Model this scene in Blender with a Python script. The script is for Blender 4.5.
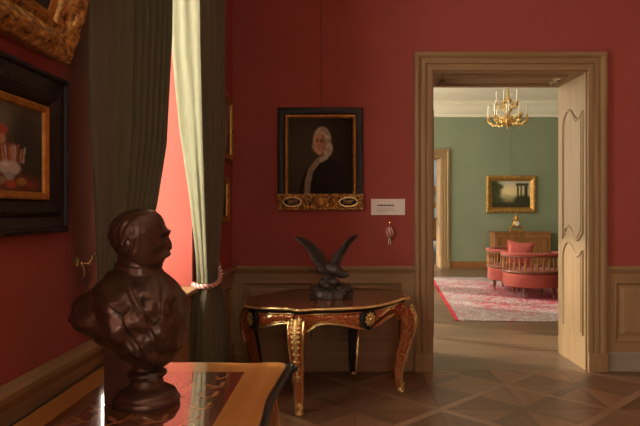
import bpy, math, random
from math import sin, cos, pi, sqrt, radians, exp, atan2
from mathutils import Vector, Matrix, noise as mnoise
random.seed(7)
for o in list(bpy.data.objects):
    bpy.data.objects.remove(o)
scene = bpy.context.scene
COL = scene.collection

# ------------------------------------------------------------------ camera, world, sun, exposure
cam_d = bpy.data.cameras.new('camera'); cam = bpy.data.objects.new('camera', cam_d); COL.objects.link(cam)
cam.location = (0, 0, 1.43); cam.rotation_euler = (pi/2, 0, 0)
cam_d.sensor_width = 36; cam_d.lens = 610/640*36
cam_d.shift_x = -22/640; cam_d.shift_y = -4/640
cam_d.clip_start = .02
scene.camera = cam
scene.view_settings.view_transform = 'Standard'
scene.view_settings.look = 'None'
scene.view_settings.gamma = 1
scene.view_settings.use_curve_mapping = False
scene.view_settings.exposure = 0.0
wd = bpy.data.worlds.new('sky'); scene.world = wd; wd.use_nodes = True
bg = wd.node_tree.nodes['Background']
bg.inputs['Color'].default_value = (1.0, .89, .72, 1); bg.inputs['Strength'].default_value = 12.8
sun_d = bpy.data.lights.new('sun', 'SUN'); sun_d.energy = 4.5; sun_d.angle = radians(2.5); sun_d.color = (1, .88, .7)
sun = bpy.data.objects.new('sun', sun_d); COL.objects.link(sun)
sun.rotation_euler = Vector((.80, -.47, -.55)).to_track_quat('-Z', 'Y').to_euler()
def portal(loc, sy, sz):
    d = bpy.data.lights.new('window_portal', 'AREA'); d.shape = 'RECTANGLE'; d.size = sz; d.size_y = sy
    d.cycles.is_portal = True
    o = bpy.data.objects.new('window_portal', d); COL.objects.link(o); o.location = loc
    o.rotation_euler = (0, -pi/2, 0)
    return o
FAR_WIN = [(7.2, 9.2), (10.6, 12.3), (12.9, 14.5)]
portal((-1.47, 3.205, 2.2), 1.49, 2.6)
portal((-1.47, -.4, 2.15), 2.0, 2.8)
fp = portal((.7, -4.03, 2.05), .8, 2.2); fp.rotation_euler = (pi/2, 0, 0); fp.data.size, fp.data.size_y = .8, 2.2
for a, b in FAR_WIN: portal((-1.47, (a+b)/2, 2.1), b-a, 3.1)
portal((-1.47, 17.5, 2.05), 1.8, 2.9)

# ------------------------------------------------------------------ helpers
def empty(name, loc=(0, 0, 0), rz=0, label=None, cat=None, group=None):
    o = bpy.data.objects.new(name, None); COL.objects.link(o); o.empty_display_size = .05
    o.location = loc; o.rotation_euler = (0, 0, rz)
    return tag(o, label, cat, group)
def tag(o, label=None, cat=None, group=None, kind=None):
    if label: o['label'] = label
    if cat: o['category'] = cat
    if group: o['group'] = group
    if kind: o['kind'] = kind
    return o
def copy_part(o, parent, loc=None, rot=None):
    c = o.copy(); COL.objects.link(c); c.parent = parent
    if loc is not None: c.location = loc
    if rot is not None: c.rotation_euler = rot
    for ch in o.children: copy_part(ch, c)
    return c
class G:
    def __init__(s): s.v = []; s.f = []
    def add(s, v, f):
        n = len(s.v); s.v += [tuple(p) for p in v]; s.f += [tuple(i+n for i in q) for q in f]; return s
    def box(s, x0, x1, y0, y1, z0, z1):
        return s.add([(x0,y0,z0),(x1,y0,z0),(x1,y1,z0),(x0,y1,z0),(x0,y0,z1),(x1,y0,z1),(x1,y1,z1),(x0,y1,z1)],
                     [(0,3,2,1),(4,5,6,7),(0,1,5,4),(1,2,6,5),(2,3,7,6),(3,0,4,7)])
    def prism(s, poly, z0, z1):
        n = len(poly)
        return s.add([(x,y,z0) for x,y in poly]+[(x,y,z1) for x,y in poly],
                     [tuple(range(n-1,-1,-1)), tuple(range(n,2*n))]+[(i,(i+1)%n,n+(i+1)%n,n+i) for i in range(n)])
    def grid(s, fn, nu, nv, wu=False, wv=False, capv=False):
        v = [fn(i/(nu if wu else nu-1), j/(nv if wv else nv-1)) for j in range(nv) for i in range(nu)]
        f = []
        for j in range(nv if wv else nv-1):
            for i in range(nu if wu else nu-1):
                a = j*nu+i; b = j*nu+(i+1)%nu; c = ((j+1)%nv)*nu+(i+1)%nu; d = ((j+1)%nv)*nu+i
                f.append((a,b,c,d))
        if capv:
            f.append(tuple(range(nu-1,-1,-1))); f.append(tuple((nv-1)*nu+i for i in range(nu)))
        return s.add(v, f)
    def lathe(s, prof, seg=24, c=(0,0,0), sx=1, sy=1):
        return s.grid(lambda u, w: (c[0]+sx*prof[round(w*(len(prof)-1))][0]*cos(2*pi*u), c[1]+sy*prof[round(w*(len(prof)-1))][0]*sin(2*pi*u), c[2]+prof[round(w*(len(prof)-1))][1]), seg, len(prof), wu=True, capv=True)
    def ell(s, c, rx, ry, rz, seg=16, rings=10, rot=None):
        def fn(u, w):
            t = pi*(w*.996+.002)-pi/2
            p = Vector((rx*cos(t)*cos(2*pi*u), ry*cos(t)*sin(2*pi*u), rz*sin(t)))
            if rot: p = rot @ p
            return (p.x+c[0], p.y+c[1], p.z+c[2])
        return s.grid(fn, seg, rings, wu=True, capv=True)
    def tube(s, pts, r, seg=8, closed=False, flat=1.0, up=None):
        P = [Vector(p) for p in pts]; n = len(P)
        R = r if isinstance(r, (list, tuple)) else [r]*n
        T = []
        for i in range(n):
            a = P[(i-1) % n] if closed or i > 0 else P[i]; b = P[(i+1) % n] if closed or i < n-1 else P[i]
            t = b-a; T.append(t.normalized() if t.length > 1e-9 else Vector((0,0,1)))
        ref = Vector(up) if up else (Vector((0,0,1)) if abs(T[0].z) < .9 else Vector((1,0,0)))
        nrm = (ref-T[0]*ref.dot(T[0])).normalized(); ring = []
        for i in range(n):
            nrm = (ref-T[i]*ref.dot(T[i])) if up else (nrm-T[i]*nrm.dot(T[i]))
            nrm = nrm.normalized() if nrm.length > 1e-6 else T[i].orthogonal().normalized()
            bn = T[i].cross(nrm)
            ring.append([P[i]+nrm*cos(2*pi*k/seg)*R[i]*flat+bn*sin(2*pi*k/seg)*R[i] for k in range(seg)])
        v = [p for q in ring for p in q]; f = []
        for i in range(n if closed else n-1):
            for k in range(seg):
                a = i*seg+k; b = i*seg+(k+1)%seg; c = ((i+1)%n)*seg+(k+1)%seg; d = ((i+1)%n)*seg+k
                f.append((a,b,c,d))
        if not closed:
            f.append(tuple(range(seg-1,-1,-1))); f.append(tuple((n-1)*seg+k for k in range(seg)))
        return s.add(v, f)
    def xf(s, m):
        s.v = [tuple(m @ Vector(p)) for p in s.v]; return s
    def mesh(s, name, mat, smooth=40):
        me = bpy.data.meshes.new(name); me.from_pydata(s.v, [], s.f); me.validate(); me.update()
        if mat: me.materials.append(mat)
        if smooth:
            me.polygons.foreach_set('use_smooth', [True]*len(me.polygons)); me.set_sharp_from_angle(angle=radians(smooth))
        return me
    def build(s, name, mat, parent=None, smooth=40, bevel=0, loc=None, fix=True):
        import bmesh
        me = s.mesh(name, mat, 0)
        if fix:
            bm = bmesh.new(); bm.from_mesh(me); bmesh.ops.recalc_face_normals(bm, faces=bm.faces); bm.to_mesh(me); bm.free()
        if smooth:
            me.polygons.foreach_set('use_smooth', [True]*len(me.polygons)); me.set_sharp_from_angle(angle=radians(smooth))
        o = bpy.data.objects.new(name, me); COL.objects.link(o)
        if parent: o.parent = parent
        if loc: o.location = loc
        if bevel:
            b = o.modifiers.new('bevel', 'BEVEL'); b.width = bevel; b.segments = 2; b.limit_method = 'ANGLE'
        return o
def lerp(a, b, t): return a+(b-a)*t
def interp(tab, x):
    if x <= tab[0][0]: return tab[0][1:] if len(tab[0]) > 2 else tab[0][1]
    for a, b in zip(tab, tab[1:]):
        if x <= b[0]:
            t = (x-a[0])/(b[0]-a[0])
            r = tuple(lerp(p, q, t) for p, q in zip(a[1:], b[1:])); return r if len(r) > 1 else r[0]
    return tab[-1][1:] if len(tab[-1]) > 2 else tab[-1][1]
def catmull(pts, n=8, closed=False):
    out = []; m = len(pts)
    for i in range(m if closed else m-1):
        g = lambda k: Vector(pts[k % m] if closed else pts[max(0, min(m-1, k))])
        p0, p1, p2, p3 = g(i-1), g(i), g(i+1), g(i+2)
        for k in range(n):
            t = k/n
            out.append(.5*((2*p1)+(p2-p0)*t+(2*p0-5*p1+4*p2-p3)*t*t+(3*p1-p0-3*p2+p3)*t**3))
    if not closed: out.append(Vector(pts[-1]))
    return out
def sstep(a, b, x):
    t = max(0, min(1, (x-a)/(b-a))); return t*t*(3-2*t)

# ------------------------------------------------------------------ materials
def newmat(name):
    m = bpy.data.materials.new(name); m.use_nodes = True
    nt = m.node_tree; b = nt.nodes['Principled BSDF']
    return m, nt, b
def N(nt, t, **kw):
    n = nt.nodes.new(t)
    for k, v in kw.items(): setattr(n, k, v)
    return n
def coords(nt, kind='Object', scale=(1,1,1), rot=(0,0,0)):
    tc = N(nt, 'ShaderNodeTexCoord'); mp = N(nt, 'ShaderNodeMapping')
    mp.inputs['Scale'].default_value = scale; mp.inputs['Rotation'].default_value = rot
    nt.links.new(tc.outputs[kind], mp.inputs['Vector']); return mp.outputs['Vector']
def noise_n(nt, vec, scale, detail=4, rough=.55, dist=0):
    n = N(nt, 'ShaderNodeTexNoise'); n.inputs['Scale'].default_value = scale; n.inputs['Detail'].default_value = detail
    n.inputs['Roughness'].default_value = rough; n.inputs['Distortion'].default_value = dist
    nt.links.new(vec, n.inputs['Vector']); return n.outputs['Fac']
def ramp(nt, fac, stops):
    r = N(nt, 'ShaderNodeValToRGB'); e = r.color_ramp.elements
    while len(e) < len(stops): e.new(.5)
    for k, (p, c) in enumerate(stops): e[k].position = p; e[k].color = (*c, 1)
    nt.links.new(fac, r.inputs['Fac']); return r.outputs['Color']
def mixc(nt, fac, a, b, mode='MIX'):
    m = N(nt, 'ShaderNodeMix', data_type='RGBA', blend_type=mode)
    for sock, val in ((m.inputs[0], fac), (m.inputs[6], a), (m.inputs[7], b)):
        if hasattr(val, 'links') or hasattr(val, 'is_linked'): nt.links.new(val, sock)
        elif isinstance(val, tuple): sock.default_value = (*val, 1)
        else: sock.default_value = val
    return m.outputs[2]
def math_n(nt, op, a, b=None):
    m = N(nt, 'ShaderNodeMath', operation=op)
    for sock, val in ((m.inputs[0], a), (m.inputs[1], b)):
        if val is None: continue
        if hasattr(val, 'is_linked'): nt.links.new(val, sock)
        else: sock.default_value = val
    return m.outputs[0]
def bump(nt, b, h, strength=.2, dist=.01):
    n = N(nt, 'ShaderNodeBump'); n.inputs['Strength'].default_value = strength; n.inputs['Distance'].default_value = dist
    nt.links.new(h, n.inputs['Height']); nt.links.new(n.outputs['Normal'], b.inputs['Normal'])
def speck(name, c1, c2, scale=8, rough=.6, metal=0, bmp=0, stretch=(1,1,1), spec=.5, detail=4, bdist=.004):
    m, nt, b = newmat(name); v = coords(nt, 'Object', stretch)
    f = noise_n(nt, v, scale, detail)
    nt.links.new(ramp(nt, f, [(.3, c1), (.7, c2)]), b.inputs['Base Color'])
    b.inputs['Roughness'].default_value = rough; b.inputs['Metallic'].default_value = metal
    b.inputs['Specular IOR Level'].default_value = spec
    if bmp: bump(nt, b, f, bmp, bdist)
    return m
def wood(name, c1, c2, axis='z', scale=9, rough=.45, vary=0, spec=.4, coat=0):
    m, nt, b = newmat(name)
    if coat: b.inputs['Coat Weight'].default_value = 1; b.inputs['Coat IOR'].default_value = coat; b.inputs['Coat Roughness'].default_value = .03
    st = {'x': (.06,1,1), 'y': (1,.06,1), 'z': (1,1,.06)}[axis]
    v = coords(nt, 'Object', st)
    if vary:
        oi = N(nt, 'ShaderNodeObjectInfo'); ad = N(nt, 'ShaderNodeVectorMath', operation='ADD')
        sc = N(nt, 'ShaderNodeVectorMath', operation='SCALE'); nt.links.new(oi.outputs['Random'], sc.inputs['Scale']); sc.inputs[0].default_value = (7, 9, 5)
        nt.links.new(v, ad.inputs[0]); nt.links.new(sc.outputs[0], ad.inputs[1]); v = ad.outputs[0]
    f = noise_n(nt, v, scale, 6, .65, 1.2)
    c = ramp(nt, f, [(.28, c1), (.72, c2)])
    if vary:
        k = math_n(nt, 'ADD', math_n(nt, 'MULTIPLY', oi.outputs['Random'], vary), 1-vary/2)
        hs = N(nt, 'ShaderNodeHueSaturation'); nt.links.new(c, hs.inputs['Color']); nt.links.new(k, hs.inputs['Value']); c = hs.outputs['Color']
    nt.links.new(c, b.inputs['Base Color']); b.inputs['Roughness'].default_value = rough
    b.inputs['Specular IOR Level'].default_value = spec
    bump(nt, b, f, .08, .003)
    return m
def inlay(name, base1, base2, line, scale=14, width=.03, metal_line=1, rough=.18, axis=(1,1,1)):
    m, nt, b = newmat(name); v = coords(nt, 'Object', axis)
    f = noise_n(nt, v, scale, 1.5, .4, 1.5)
    d = math_n(nt, 'ABSOLUTE', math_n(nt, 'SUBTRACT', f, .5))
    ln = math_n(nt, 'LESS_THAN', d, width)
    bs = ramp(nt, noise_n(nt, v, scale*3, 3), [(.3, base1), (.7, base2)])
    nt.links.new(mixc(nt, ln, bs, line), b.inputs['Base Color'])
    if metal_line: nt.links.new(math_n(nt, 'MULTIPLY', ln, .8), b.inputs['Metallic'])
    b.inputs['Roughness'].default_value = rough
    return m
M = {}
def red_wall():
    m, nt, b = newmat('red_wall_fabric'); v = coords(nt)
    f = noise_n(nt, v, 1.3, 5, .6); g = noise_n(nt, v, 90, 2)
    c = ramp(nt, f, [(.3, (.335, .072, .056)), (.7, (.395, .088, .069))])
    nt.links.new(c, b.inputs['Base Color']); b.inputs['Roughness'].default_value = .75; b.inputs['Specular IOR Level'].default_value = .25
    bump(nt, b, g, .15, .002); return m
M['red'] = red_wall()
M['green'] = speck('sage_green_wall', (.235, .27, .18), (.265, .30, .205), 1.6, .8, spec=.2)
M['cream'] = speck('cream_plaster', (.80, .74, .60), (.84, .78, .64), 2, .8)
M['bluewall'] = speck('grey_blue_wall', (.42, .47, .55), (.46, .51, .58), 2, .8)
M['oak'] = wood('oak_panelling', (.265, .160, .072), (.385, .250, .122), 'z', 9, .5)
M['oakx'] = wood('oak_panelling_across', (.265, .160, .072), (.385, .250, .122), 'x', 9, .5)
M['oaky'] = wood('oak_panelling_deep', (.265, .160, .072), (.385, .250, .122), 'y', 9, .5)
M['grey_skirt'] = speck('grey_painted_skirting', (.27, .235, .18), (.33, .29, .225), 5, .55)
M['floor_base'] = wood('dark_floor_joint', (.05, .026, .014), (.07, .04, .02), 'x', 9, .6)
M['pq_field'] = wood('parquet_field', (.150, .073, .039), (.25, .128, .070), 'x', 11, .36, vary=.6)
M['pq_light'] = wood('parquet_light_board', (.235, .13, .073), (.31, .18, .105), 'x', 11, .34, vary=.3)
M['pq_dark'] = wood('parquet_dark_board', (.105, .054, .032), (.16, .084, .05), 'x', 11, .34, vary=.3)
def far_floor():
    m, nt, b = newmat('far_plank_floor'); v = coords(nt, 'Object', (1,1,1))
    br = N(nt, 'ShaderNodeTexBrick'); nt.links.new(v, br.inputs['Vector'])
    for k, x in (('Color1', (.135,.078,.045,1)), ('Color2', (.20,.120,.072,1)), ('Mortar', (.05,.03,.02,1))): br.inputs[k].default_value = x
    br.inputs['Scale'].default_value = 1; br.inputs['Mortar Size'].default_value = .004; br.inputs['Brick Width'].default_value = 1.9; br.inputs['Row Height'].default_value = .15
    f = noise_n(nt, coords(nt, 'Object', (.08,1,1)), 11, 6, .65, 1)
    nt.links.new(mixc(nt, .6, br.outputs['Color'], ramp(nt, f, [(.3,(.45,.45,.45)),(.7,(1.25,1.25,1.25))]), 'MULTIPLY'), b.inputs['Base Color'])
    b.inputs['Roughness'].default_value = .33; return m
M['far_floor'] = far_floor()
M['gilt'] = speck('gilt_bronze', (.60, .39, .13), (.88, .66, .29), 40, .32, .85, .3)
M['gilt_old'] = speck('old_gilding', (.36, .165, .03), (.62, .33, .075), 30, .42, .65, .4)
M['gilt_carved'] = speck('worn_carved_gilding', (.10, .04, .012), (.78, .46, .12), 55, .4, .55, .6, detail=2)
M['brass'] = speck('polished_brass', (.72, .52, .22), (.88, .68, .33), 20, .25, .95)
M['black'] = speck('ebonised_wood', (.012, .009, .008), (.022, .017, .014), 20, .42, spec=.3)
M['bronze'] = speck('dark_patinated_bronze', (.075, .040, .027), (.125, .066, .042), 14, .29, .45, .12)
M['bronze2'] = speck('black_brown_bronze', (.045, .036, .030), (.085, .066, .052), 16, .42, .5, .2)
M['boulle'] = inlay('red_tortoiseshell_inlay', (.25, .038, .012), (.44, .095, .024), (.80, .58, .24), 30, .030)
M['boulle_top'] = inlay('red_inlaid_table_top', (.10, .022, .012), (.17, .04, .02), (.36, .20, .08), 16, .02, 0, .16)
M['satin'] = wood('satinwood_veneer', (.52, .215, .050), (.68, .31, .085), 'y', 8, .2, coat=1.42)
M['crossband'] = wood('dark_red_crossband', (.16, .035, .02), (.22, .055, .03), 'y', 12, .2, coat=1.75)
def marq():
    m, nt, b = newmat('dark_marquetry_field'); v = coords(nt, 'Object', (1,1,1))
    f = noise_n(nt, v, 15, 1.2, .4, 2.2); d = math_n(nt, 'ABSOLUTE', math_n(nt, 'SUBTRACT', f, .5)); ln = math_n(nt, 'LESS_THAN', d, .032)
    vo = N(nt, 'ShaderNodeTexVoronoi'); vo.inputs['Scale'].default_value = 24; nt.links.new(v, vo.inputs['Vector'])
    bs = ramp(nt, vo.outputs['Distance'], [(.2, (.16, .035, .018)), (.7, (.07, .016, .01))])
    nt.links.new(mixc(nt, ln, bs, (.34, .14, .05)), b.inputs['Base Color']); b.inputs['Roughness'].default_value = .15; b.inputs['Coat Weight'].default_value = 1; b.inputs['Coat IOR'].default_value = 1.6; b.inputs['Coat Roughness'].default_value = .03
    return m
M['marq'] = marq()
def cloth(name, c1, c2, trans=.25):
    m, nt, b = newmat(name); v = coords(nt, 'Object', (1,1,.15)); f = noise_n(nt, v, 60, 3)
    c = ramp(nt, f, [(.3, c1), (.7, c2)]); nt.links.new(c, b.inputs['Base Color']); b.inputs['Roughness'].default_value = .8
    b.inputs['Specular IOR Level'].default_value = .2; b.inputs['Sheen Weight'].default_value = .15
    bump(nt, b, f, .15, .002)
    t = N(nt, 'ShaderNodeBsdfTranslucent'); nt.links.new(c, t.inputs['Color']); mx = N(nt, 'ShaderNodeMixShader'); mx.inputs[0].default_value = trans
    nt.links.new(b.outputs[0], mx.inputs[1]); nt.links.new(t.outputs[0], mx.inputs[2]); nt.links.new(mx.outputs[0], nt.nodes['Material Output'].inputs[0])
    return m
M['curtain'] = cloth('olive_green_curtain', (.116, .114, .066), (.146, .143, .086), .13)
M['coral'] = cloth('coral_upholstery', (.31, .056, .040), (.38, .080, .058), 0)
M['pink'] = cloth('pink_cushion', (.50, .10, .085), (.58, .135, .115), 0)
M['white'] = speck('white_paint', (.78, .76, .70), (.82, .80, .74), 5, .5)
M['wax'] = speck('ivory_candle', (.80, .74, .60), (.85, .80, .67), 9, .5)
M['mahog'] = wood('mahogany', (.12, .04, .02), (.20, .075, .035), 'z', 12, .3)
M['inlay_wood'] = wood('amber_inlay_wood', (.36, .15, .05), (.52, .24, .09), 'y', 10, .2, coat=1.5)
M['walnut'] = wood('walnut_veneer', (.22, .085, .03), (.40, .18, .065), 'z', 10, .25)
M['card'] = speck('white_card', (.84, .80, .72), (.88, .84, .76), 4, .6)
M['ink'] = speck('dark_print', (.03, .03, .03), (.05, .05, .05), 9, .7)
M['greyink'] = speck('grey_print', (.42, .39, .35), (.48, .45, .40), 9, .7)
M['cord'] = speck('pink_white_twisted_cord', (.72, .30, .26), (.85, .72, .62), 55, .7)
M['rope_white'] = speck('cream_cord', (.72, .66, .55), (.80, .74, .62), 40, .7)
M['rope_red'] = speck('rose_cord', (.52, .10, .10), (.62, .16, .15), 40, .7)
M['wire'] = speck('thin_steel_wire', (.16, .06, .05), (.20, .08, .06), 9, .4, .6)
def glass():
    m, nt, b = newmat('clear_window_glass'); out = nt.nodes['Material Output']
    t = N(nt, 'ShaderNodeBsdfTransparent'); g = N(nt, 'ShaderNodeBsdfGlossy'); g.inputs['Roughness'].default_value = .02
    mx = N(nt, 'ShaderNodeMixShader'); mx.inputs[0].default_value = .05
    nt.links.new(t.outputs[0], mx.inputs[1]); nt.links.new(g.outputs[0], mx.inputs[2]); nt.links.new(mx.outputs[0], out.inputs[0]); return m
M['glass'] = glass()
def rugmat():
    m, nt, b = newmat('pale_pink_rug'); v = coords(nt)
    f = noise_n(nt, v, 11, 4, .7, 1.5); g = noise_n(nt, v, 34, 4, .7, .5); big = noise_n(nt, v, 2.2, 2, .5, .5)
    base = ramp(nt, g, [(.36, (.13, .085, .095)), (.50, (.40, .32, .32)), (.62, (.62, .53, .50))])
    sp = N(nt, 'ShaderNodeSeparateXYZ'); nt.links.new(v, sp.inputs[0])
    # red flower density grows towards the middle of the rug
    dx = math_n(nt, 'ABSOLUTE', math_n(nt, 'SUBTRACT', sp.outputs[0], 2.1)); dy = math_n(nt, 'ABSOLUTE', math_n(nt, 'SUBTRACT', sp.outputs[1], 2.4))
    th = math_n(nt, 'ADD', math_n(nt, 'MULTIPLY', math_n(nt, 'MAXIMUM', dx, dy), .045), .455)
    mix = math_n(nt, 'ADD', math_n(nt, 'ADD', math_n(nt, 'MULTIPLY', f, .45), math_n(nt, 'MULTIPLY', g, .43)), math_n(nt, 'MULTIPLY', big, .12))
    fl = math_n(nt, 'GREATER_THAN', mix, th)
    c = mixc(nt, fl, base, (.40, .045, .07))
    bx = math_n(nt, 'LESS_THAN', sp.outputs[0], .045)
    c = mixc(nt, bx, c, (.46, .035, .045))
    nt.links.new(c, b.inputs['Base Color']); b.inputs['Roughness'].default_value = .95; b.inputs['Specular IOR Level'].default_value = .1
    bump(nt, b, g, .3, .004); return m
M['rug'] = rugmat()
def paintmat():
    m, nt, b = newmat('oil_paint'); a = N(nt, 'ShaderNodeVertexColor'); a.layer_name = 'paint'
    nt.links.new(a.outputs['Color'], b.inputs['Base Color']); b.inputs['Roughness'].default_value = .6
    b.inputs['Specular IOR Level'].default_value = .08
    bump(nt, b, noise_n(nt, coords(nt), 120, 2), .1, .001); return m
M['paint'] = paintmat()

# ------------------------------------------------------------------ room shell
XL, YB, H1 = -.97, 5.4, 4.0          # left wall plane, back wall plane, ceiling height
YF0, YF1 = 6.08, 14.8                # far room
XR, XFR = 4.3, 6.6
YN = -3.7
def struct(g, name, mat, bevel=0, smooth=40):
    return tag(g.build(name, mat, None, smooth, bevel), kind='structure')
def wall_with_holes_x(x0, x1, ya, yb, z1, holes):
    g = G(); y = ya
    for (a, b, s, t) in holes:
        g.box(x0, x1, y, a, 0, z1); g.box(x0, x1, a, b, 0, s); g.box(x0, x1, a, b, t, z1); y = b
    g.box(x0, x1, y, yb, 0, z1); return g
WIN1 = (2.46, 3.95, .90, 3.5)
WIN2 = (-1.4, .6, .75, 3.55)
struct(wall_with_holes_x(-1.47, XL, YN, YB, H1, [WIN2, WIN1]), 'wall_left', M['red'], 0, 0)
struct(wall_with_holes_x(-1.47, XL, YF0, YF1, H1, [(a, b, .55, 3.65) for a, b in FAR_WIN]), 'wall_far_left', M['green'], 0, 0)
DX0, DX1, DZ = .797, 2.168, 2.652     # doorway opening
g = G(); g.box(-1.47, DX0, YB, 5.74, 0, H1); g.box(DX1, XR+.3, YB, 5.74, 0, H1); g.box(DX0, DX1, YB, 5.74, DZ, H1)
struct(g, 'wall_back', M['red'], 0, 0)
g = G(); g.box(-1.47, DX0, 5.74, YF0, 0, H1); g.box(DX1, XFR+.3, 5.74, YF0, 0, H1); g.box(DX0, DX1, 5.74, YF0, DZ, H1)
struct(g, 'wall_far_front', M['green'], 0, 0)
struct(G().box(XR, XR+.3, YN, YB, 0, H1), 'wall_right', M['red'], 0, 0)
g = G(); g.box(-1.47, .3, YN-.3, YN, 0, H1); g.box(1.1, XR+.3, YN-.3, YN, 0, H1); g.box(.3, 1.1, YN-.3, YN, 0, .95); g.box(.3, 1.1, YN-.3, YN, 3.15, H1)  # opening left for the added light-giving window
struct(g, 'wall_front', M['red'], 0, 0)
struct(G().box(XFR, XFR+.3, YF0, YF1, 0, H1), 'wall_far_right', M['green'], 0, 0)
FD0, FD1, FDZ = 1.05, 2.40, 2.68      # doorway in the green wall
g = G(); g.box(-1.47, FD0, YF1, 15.45, 0, H1); g.box(FD1, XFR+.3, YF1, 15.45, 0, H1); g.box(FD0, FD1, YF1, 15.45, FDZ, H1)
struct(g, 'wall_far', M['green'], 0, 0)
struct(G().box(-1.47, XR+.3, YN-.3, 5.74, H1, H1+.2), 'ceiling', M['cream'], 0, 0)
struct(G().box(-1.47, XFR+.3, 5.74, 15.45, H1, H1+.2), 'ceiling_far', M['cream'], 0, 0)
# cornice of the green room: cove with a small ledge
g = G(); prof = [(0, 3.66), (.035, 3.66), (.045, 3.70), (.05, 3.72), (.09, 3.735), (.15, 3.78), (.21, 3.85), (.245, 3.90), (.30, 3.905), (.30, 3.935), (.34, 3.94), (.34, 4.0), (0, 4.0)]
g.grid(lambda u, w: (lerp(XL, XFR, u), YF1-prof[round(w*(len(prof)-1))][0], prof[round(w*(len(prof)-1))][1]), 2, len(prof))
g.grid(lambda u, w: (XFR-prof[round(w*(len(prof)-1))][0], lerp(YF0, YF1, u), prof[round(w*(len(prof)-1))][1]), 2, len(prof))
struct(g, 'trim_cornice', M['cream'], 0, 30)
# third room beyond
struct(G().box(-1.47, 5.0, 20.0, 20.2, 0, H1), 'wall_beyond', M['bluewall'], 0, 0)
struct(G().box(4.0, 4.2, 15.45, 20.0, 0, H1), 'wall_beyond_right', M['bluewall'], 0, 0)
struct(wall_with_holes_x(-1.47, -.97, 15.45, 20.0, H1, [(16.6, 18.4, .6, 3.5)]), 'wall_beyond_left', M['bluewall'], 0, 0)
struct(G().box(-1.47, 5.0, 15.45, 20.2, H1, H1+.2), 'ceiling_beyond', M['cream'], 0, 0)
struct(G().box(-1.47, 6.9, 15.45, 20.2, -.12, 0), 'floor_beyond', M['far_floor'], 0, 0)
struct(G().box(-1.47, XFR+.3, YB+.02, 15.45, -.12, 0), 'floor_far', M['far_floor'], 0, 0)

# ---- parquet of the red room
floor = struct(G().box(-1.47, XR+.3, YN-.3, YB+.02, -.12, -.006), 'floor', M['floor_base'], 0, 0)
S = .61; GX, GY = .70, 4.35; hw = .033; gp = .0012
def tri_mesh(mat):
    h = S/2; k = hw*sqrt(2)
    poly = [(-h+k+gp, -h+gp), (h-k-gp, -h+gp), (0, -k-gp)]
    return G().prism(poly, -.006, 0).mesh('parquet_triangle', mat, 0)
def diag_mesh(mat, through):
    # half board from the cell centre to a corner, laid along local x
    L = S/sqrt(2)
    x0 = 0 if through else hw+gp
    poly = [(x0, -hw+gp), (L-hw, -hw+gp), (L-.001, 0), (L-hw, hw-gp), (x0, hw-gp)]
    return G().prism(poly, -.006, 0).mesh('parquet_board', mat, 0)
tri = tri_mesh(M['pq_field']); dl = [diag_mesh(M['pq_light'], True), diag_mesh(M['pq_dark'], False)]
rest = G()
for i in range(-3, 7):
    for j in range(-17, 3):
        cx, cy = GX+(i+.5)*S, GY+(j+.5)*S
        near = -2 <= i <= 2 and -2 <= j <= 1
        for k in range(4):
            for me, ang, nm in ((tri, k*pi/2, 'parquet_triangle'), (dl[(k+i+j) % 2], k*pi/2+pi/4, 'parquet_board')):
                if near:
                    ys = [cx*0+cy+v.co.x*sin(ang)+v.co.y*cos(ang) for v in me.vertices]
                    if max(ys) > YB+.02:
                        # piece cut by the wall or the door sill
                        if min(ys) > YB-.02: continue
                        pts = [(v.co.x*cos(ang)-v.co.y*sin(ang), v.co.x*sin(ang)+v.co.y*cos(ang)) for v in me.vertices if v.co.z < -.003]
                        lim = YB+.018-cy; out = []
                        for q in range(len(pts)):
                            p, r = pts[q], pts[(q+1) % len(pts)]
                            if p[1] <= lim: out.append(p)
                            if (p[1]-lim)*(r[1]-lim) < 0:
                                t = (lim-p[1])/(r[1]-p[1]); out.append((lerp(p[0], r[0], t), lim))
                        if len(out) < 3: continue
                        o = G().prism(out, -.006, 0).build(nm, me.materials[0], floor, 0); o.location = (cx, cy, 0)
                    else:
                        o = bpy.data.objects.new(nm, me); COL.objects.link(o); o.parent = floor
                        o.location = (cx, cy, 0); o.rotation_euler = (0, 0, ang)
                else:
                    pts = [(cx+v.co.x*cos(ang)-v.co.y*sin(ang), cy+v.co.x*sin(ang)+v.co.y*cos(ang)) for v in me.vertices if v.co.z < -.003]
                    pts = [(min(max(x, XL), XR), min(max(y, YN), YB+.018)) for x, y in pts]
                    ar = abs(sum(a[0]*b[1]-b[0]*a[1] for a, b in zip(pts, pts[1:]+pts[:1])))
                    if ar > .0005: rest.prism(pts, -.006, 0)
o = rest.build('parquet_remainder', M['pq_field'], floor, 0); o['kind'] = 'stuff'

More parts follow.
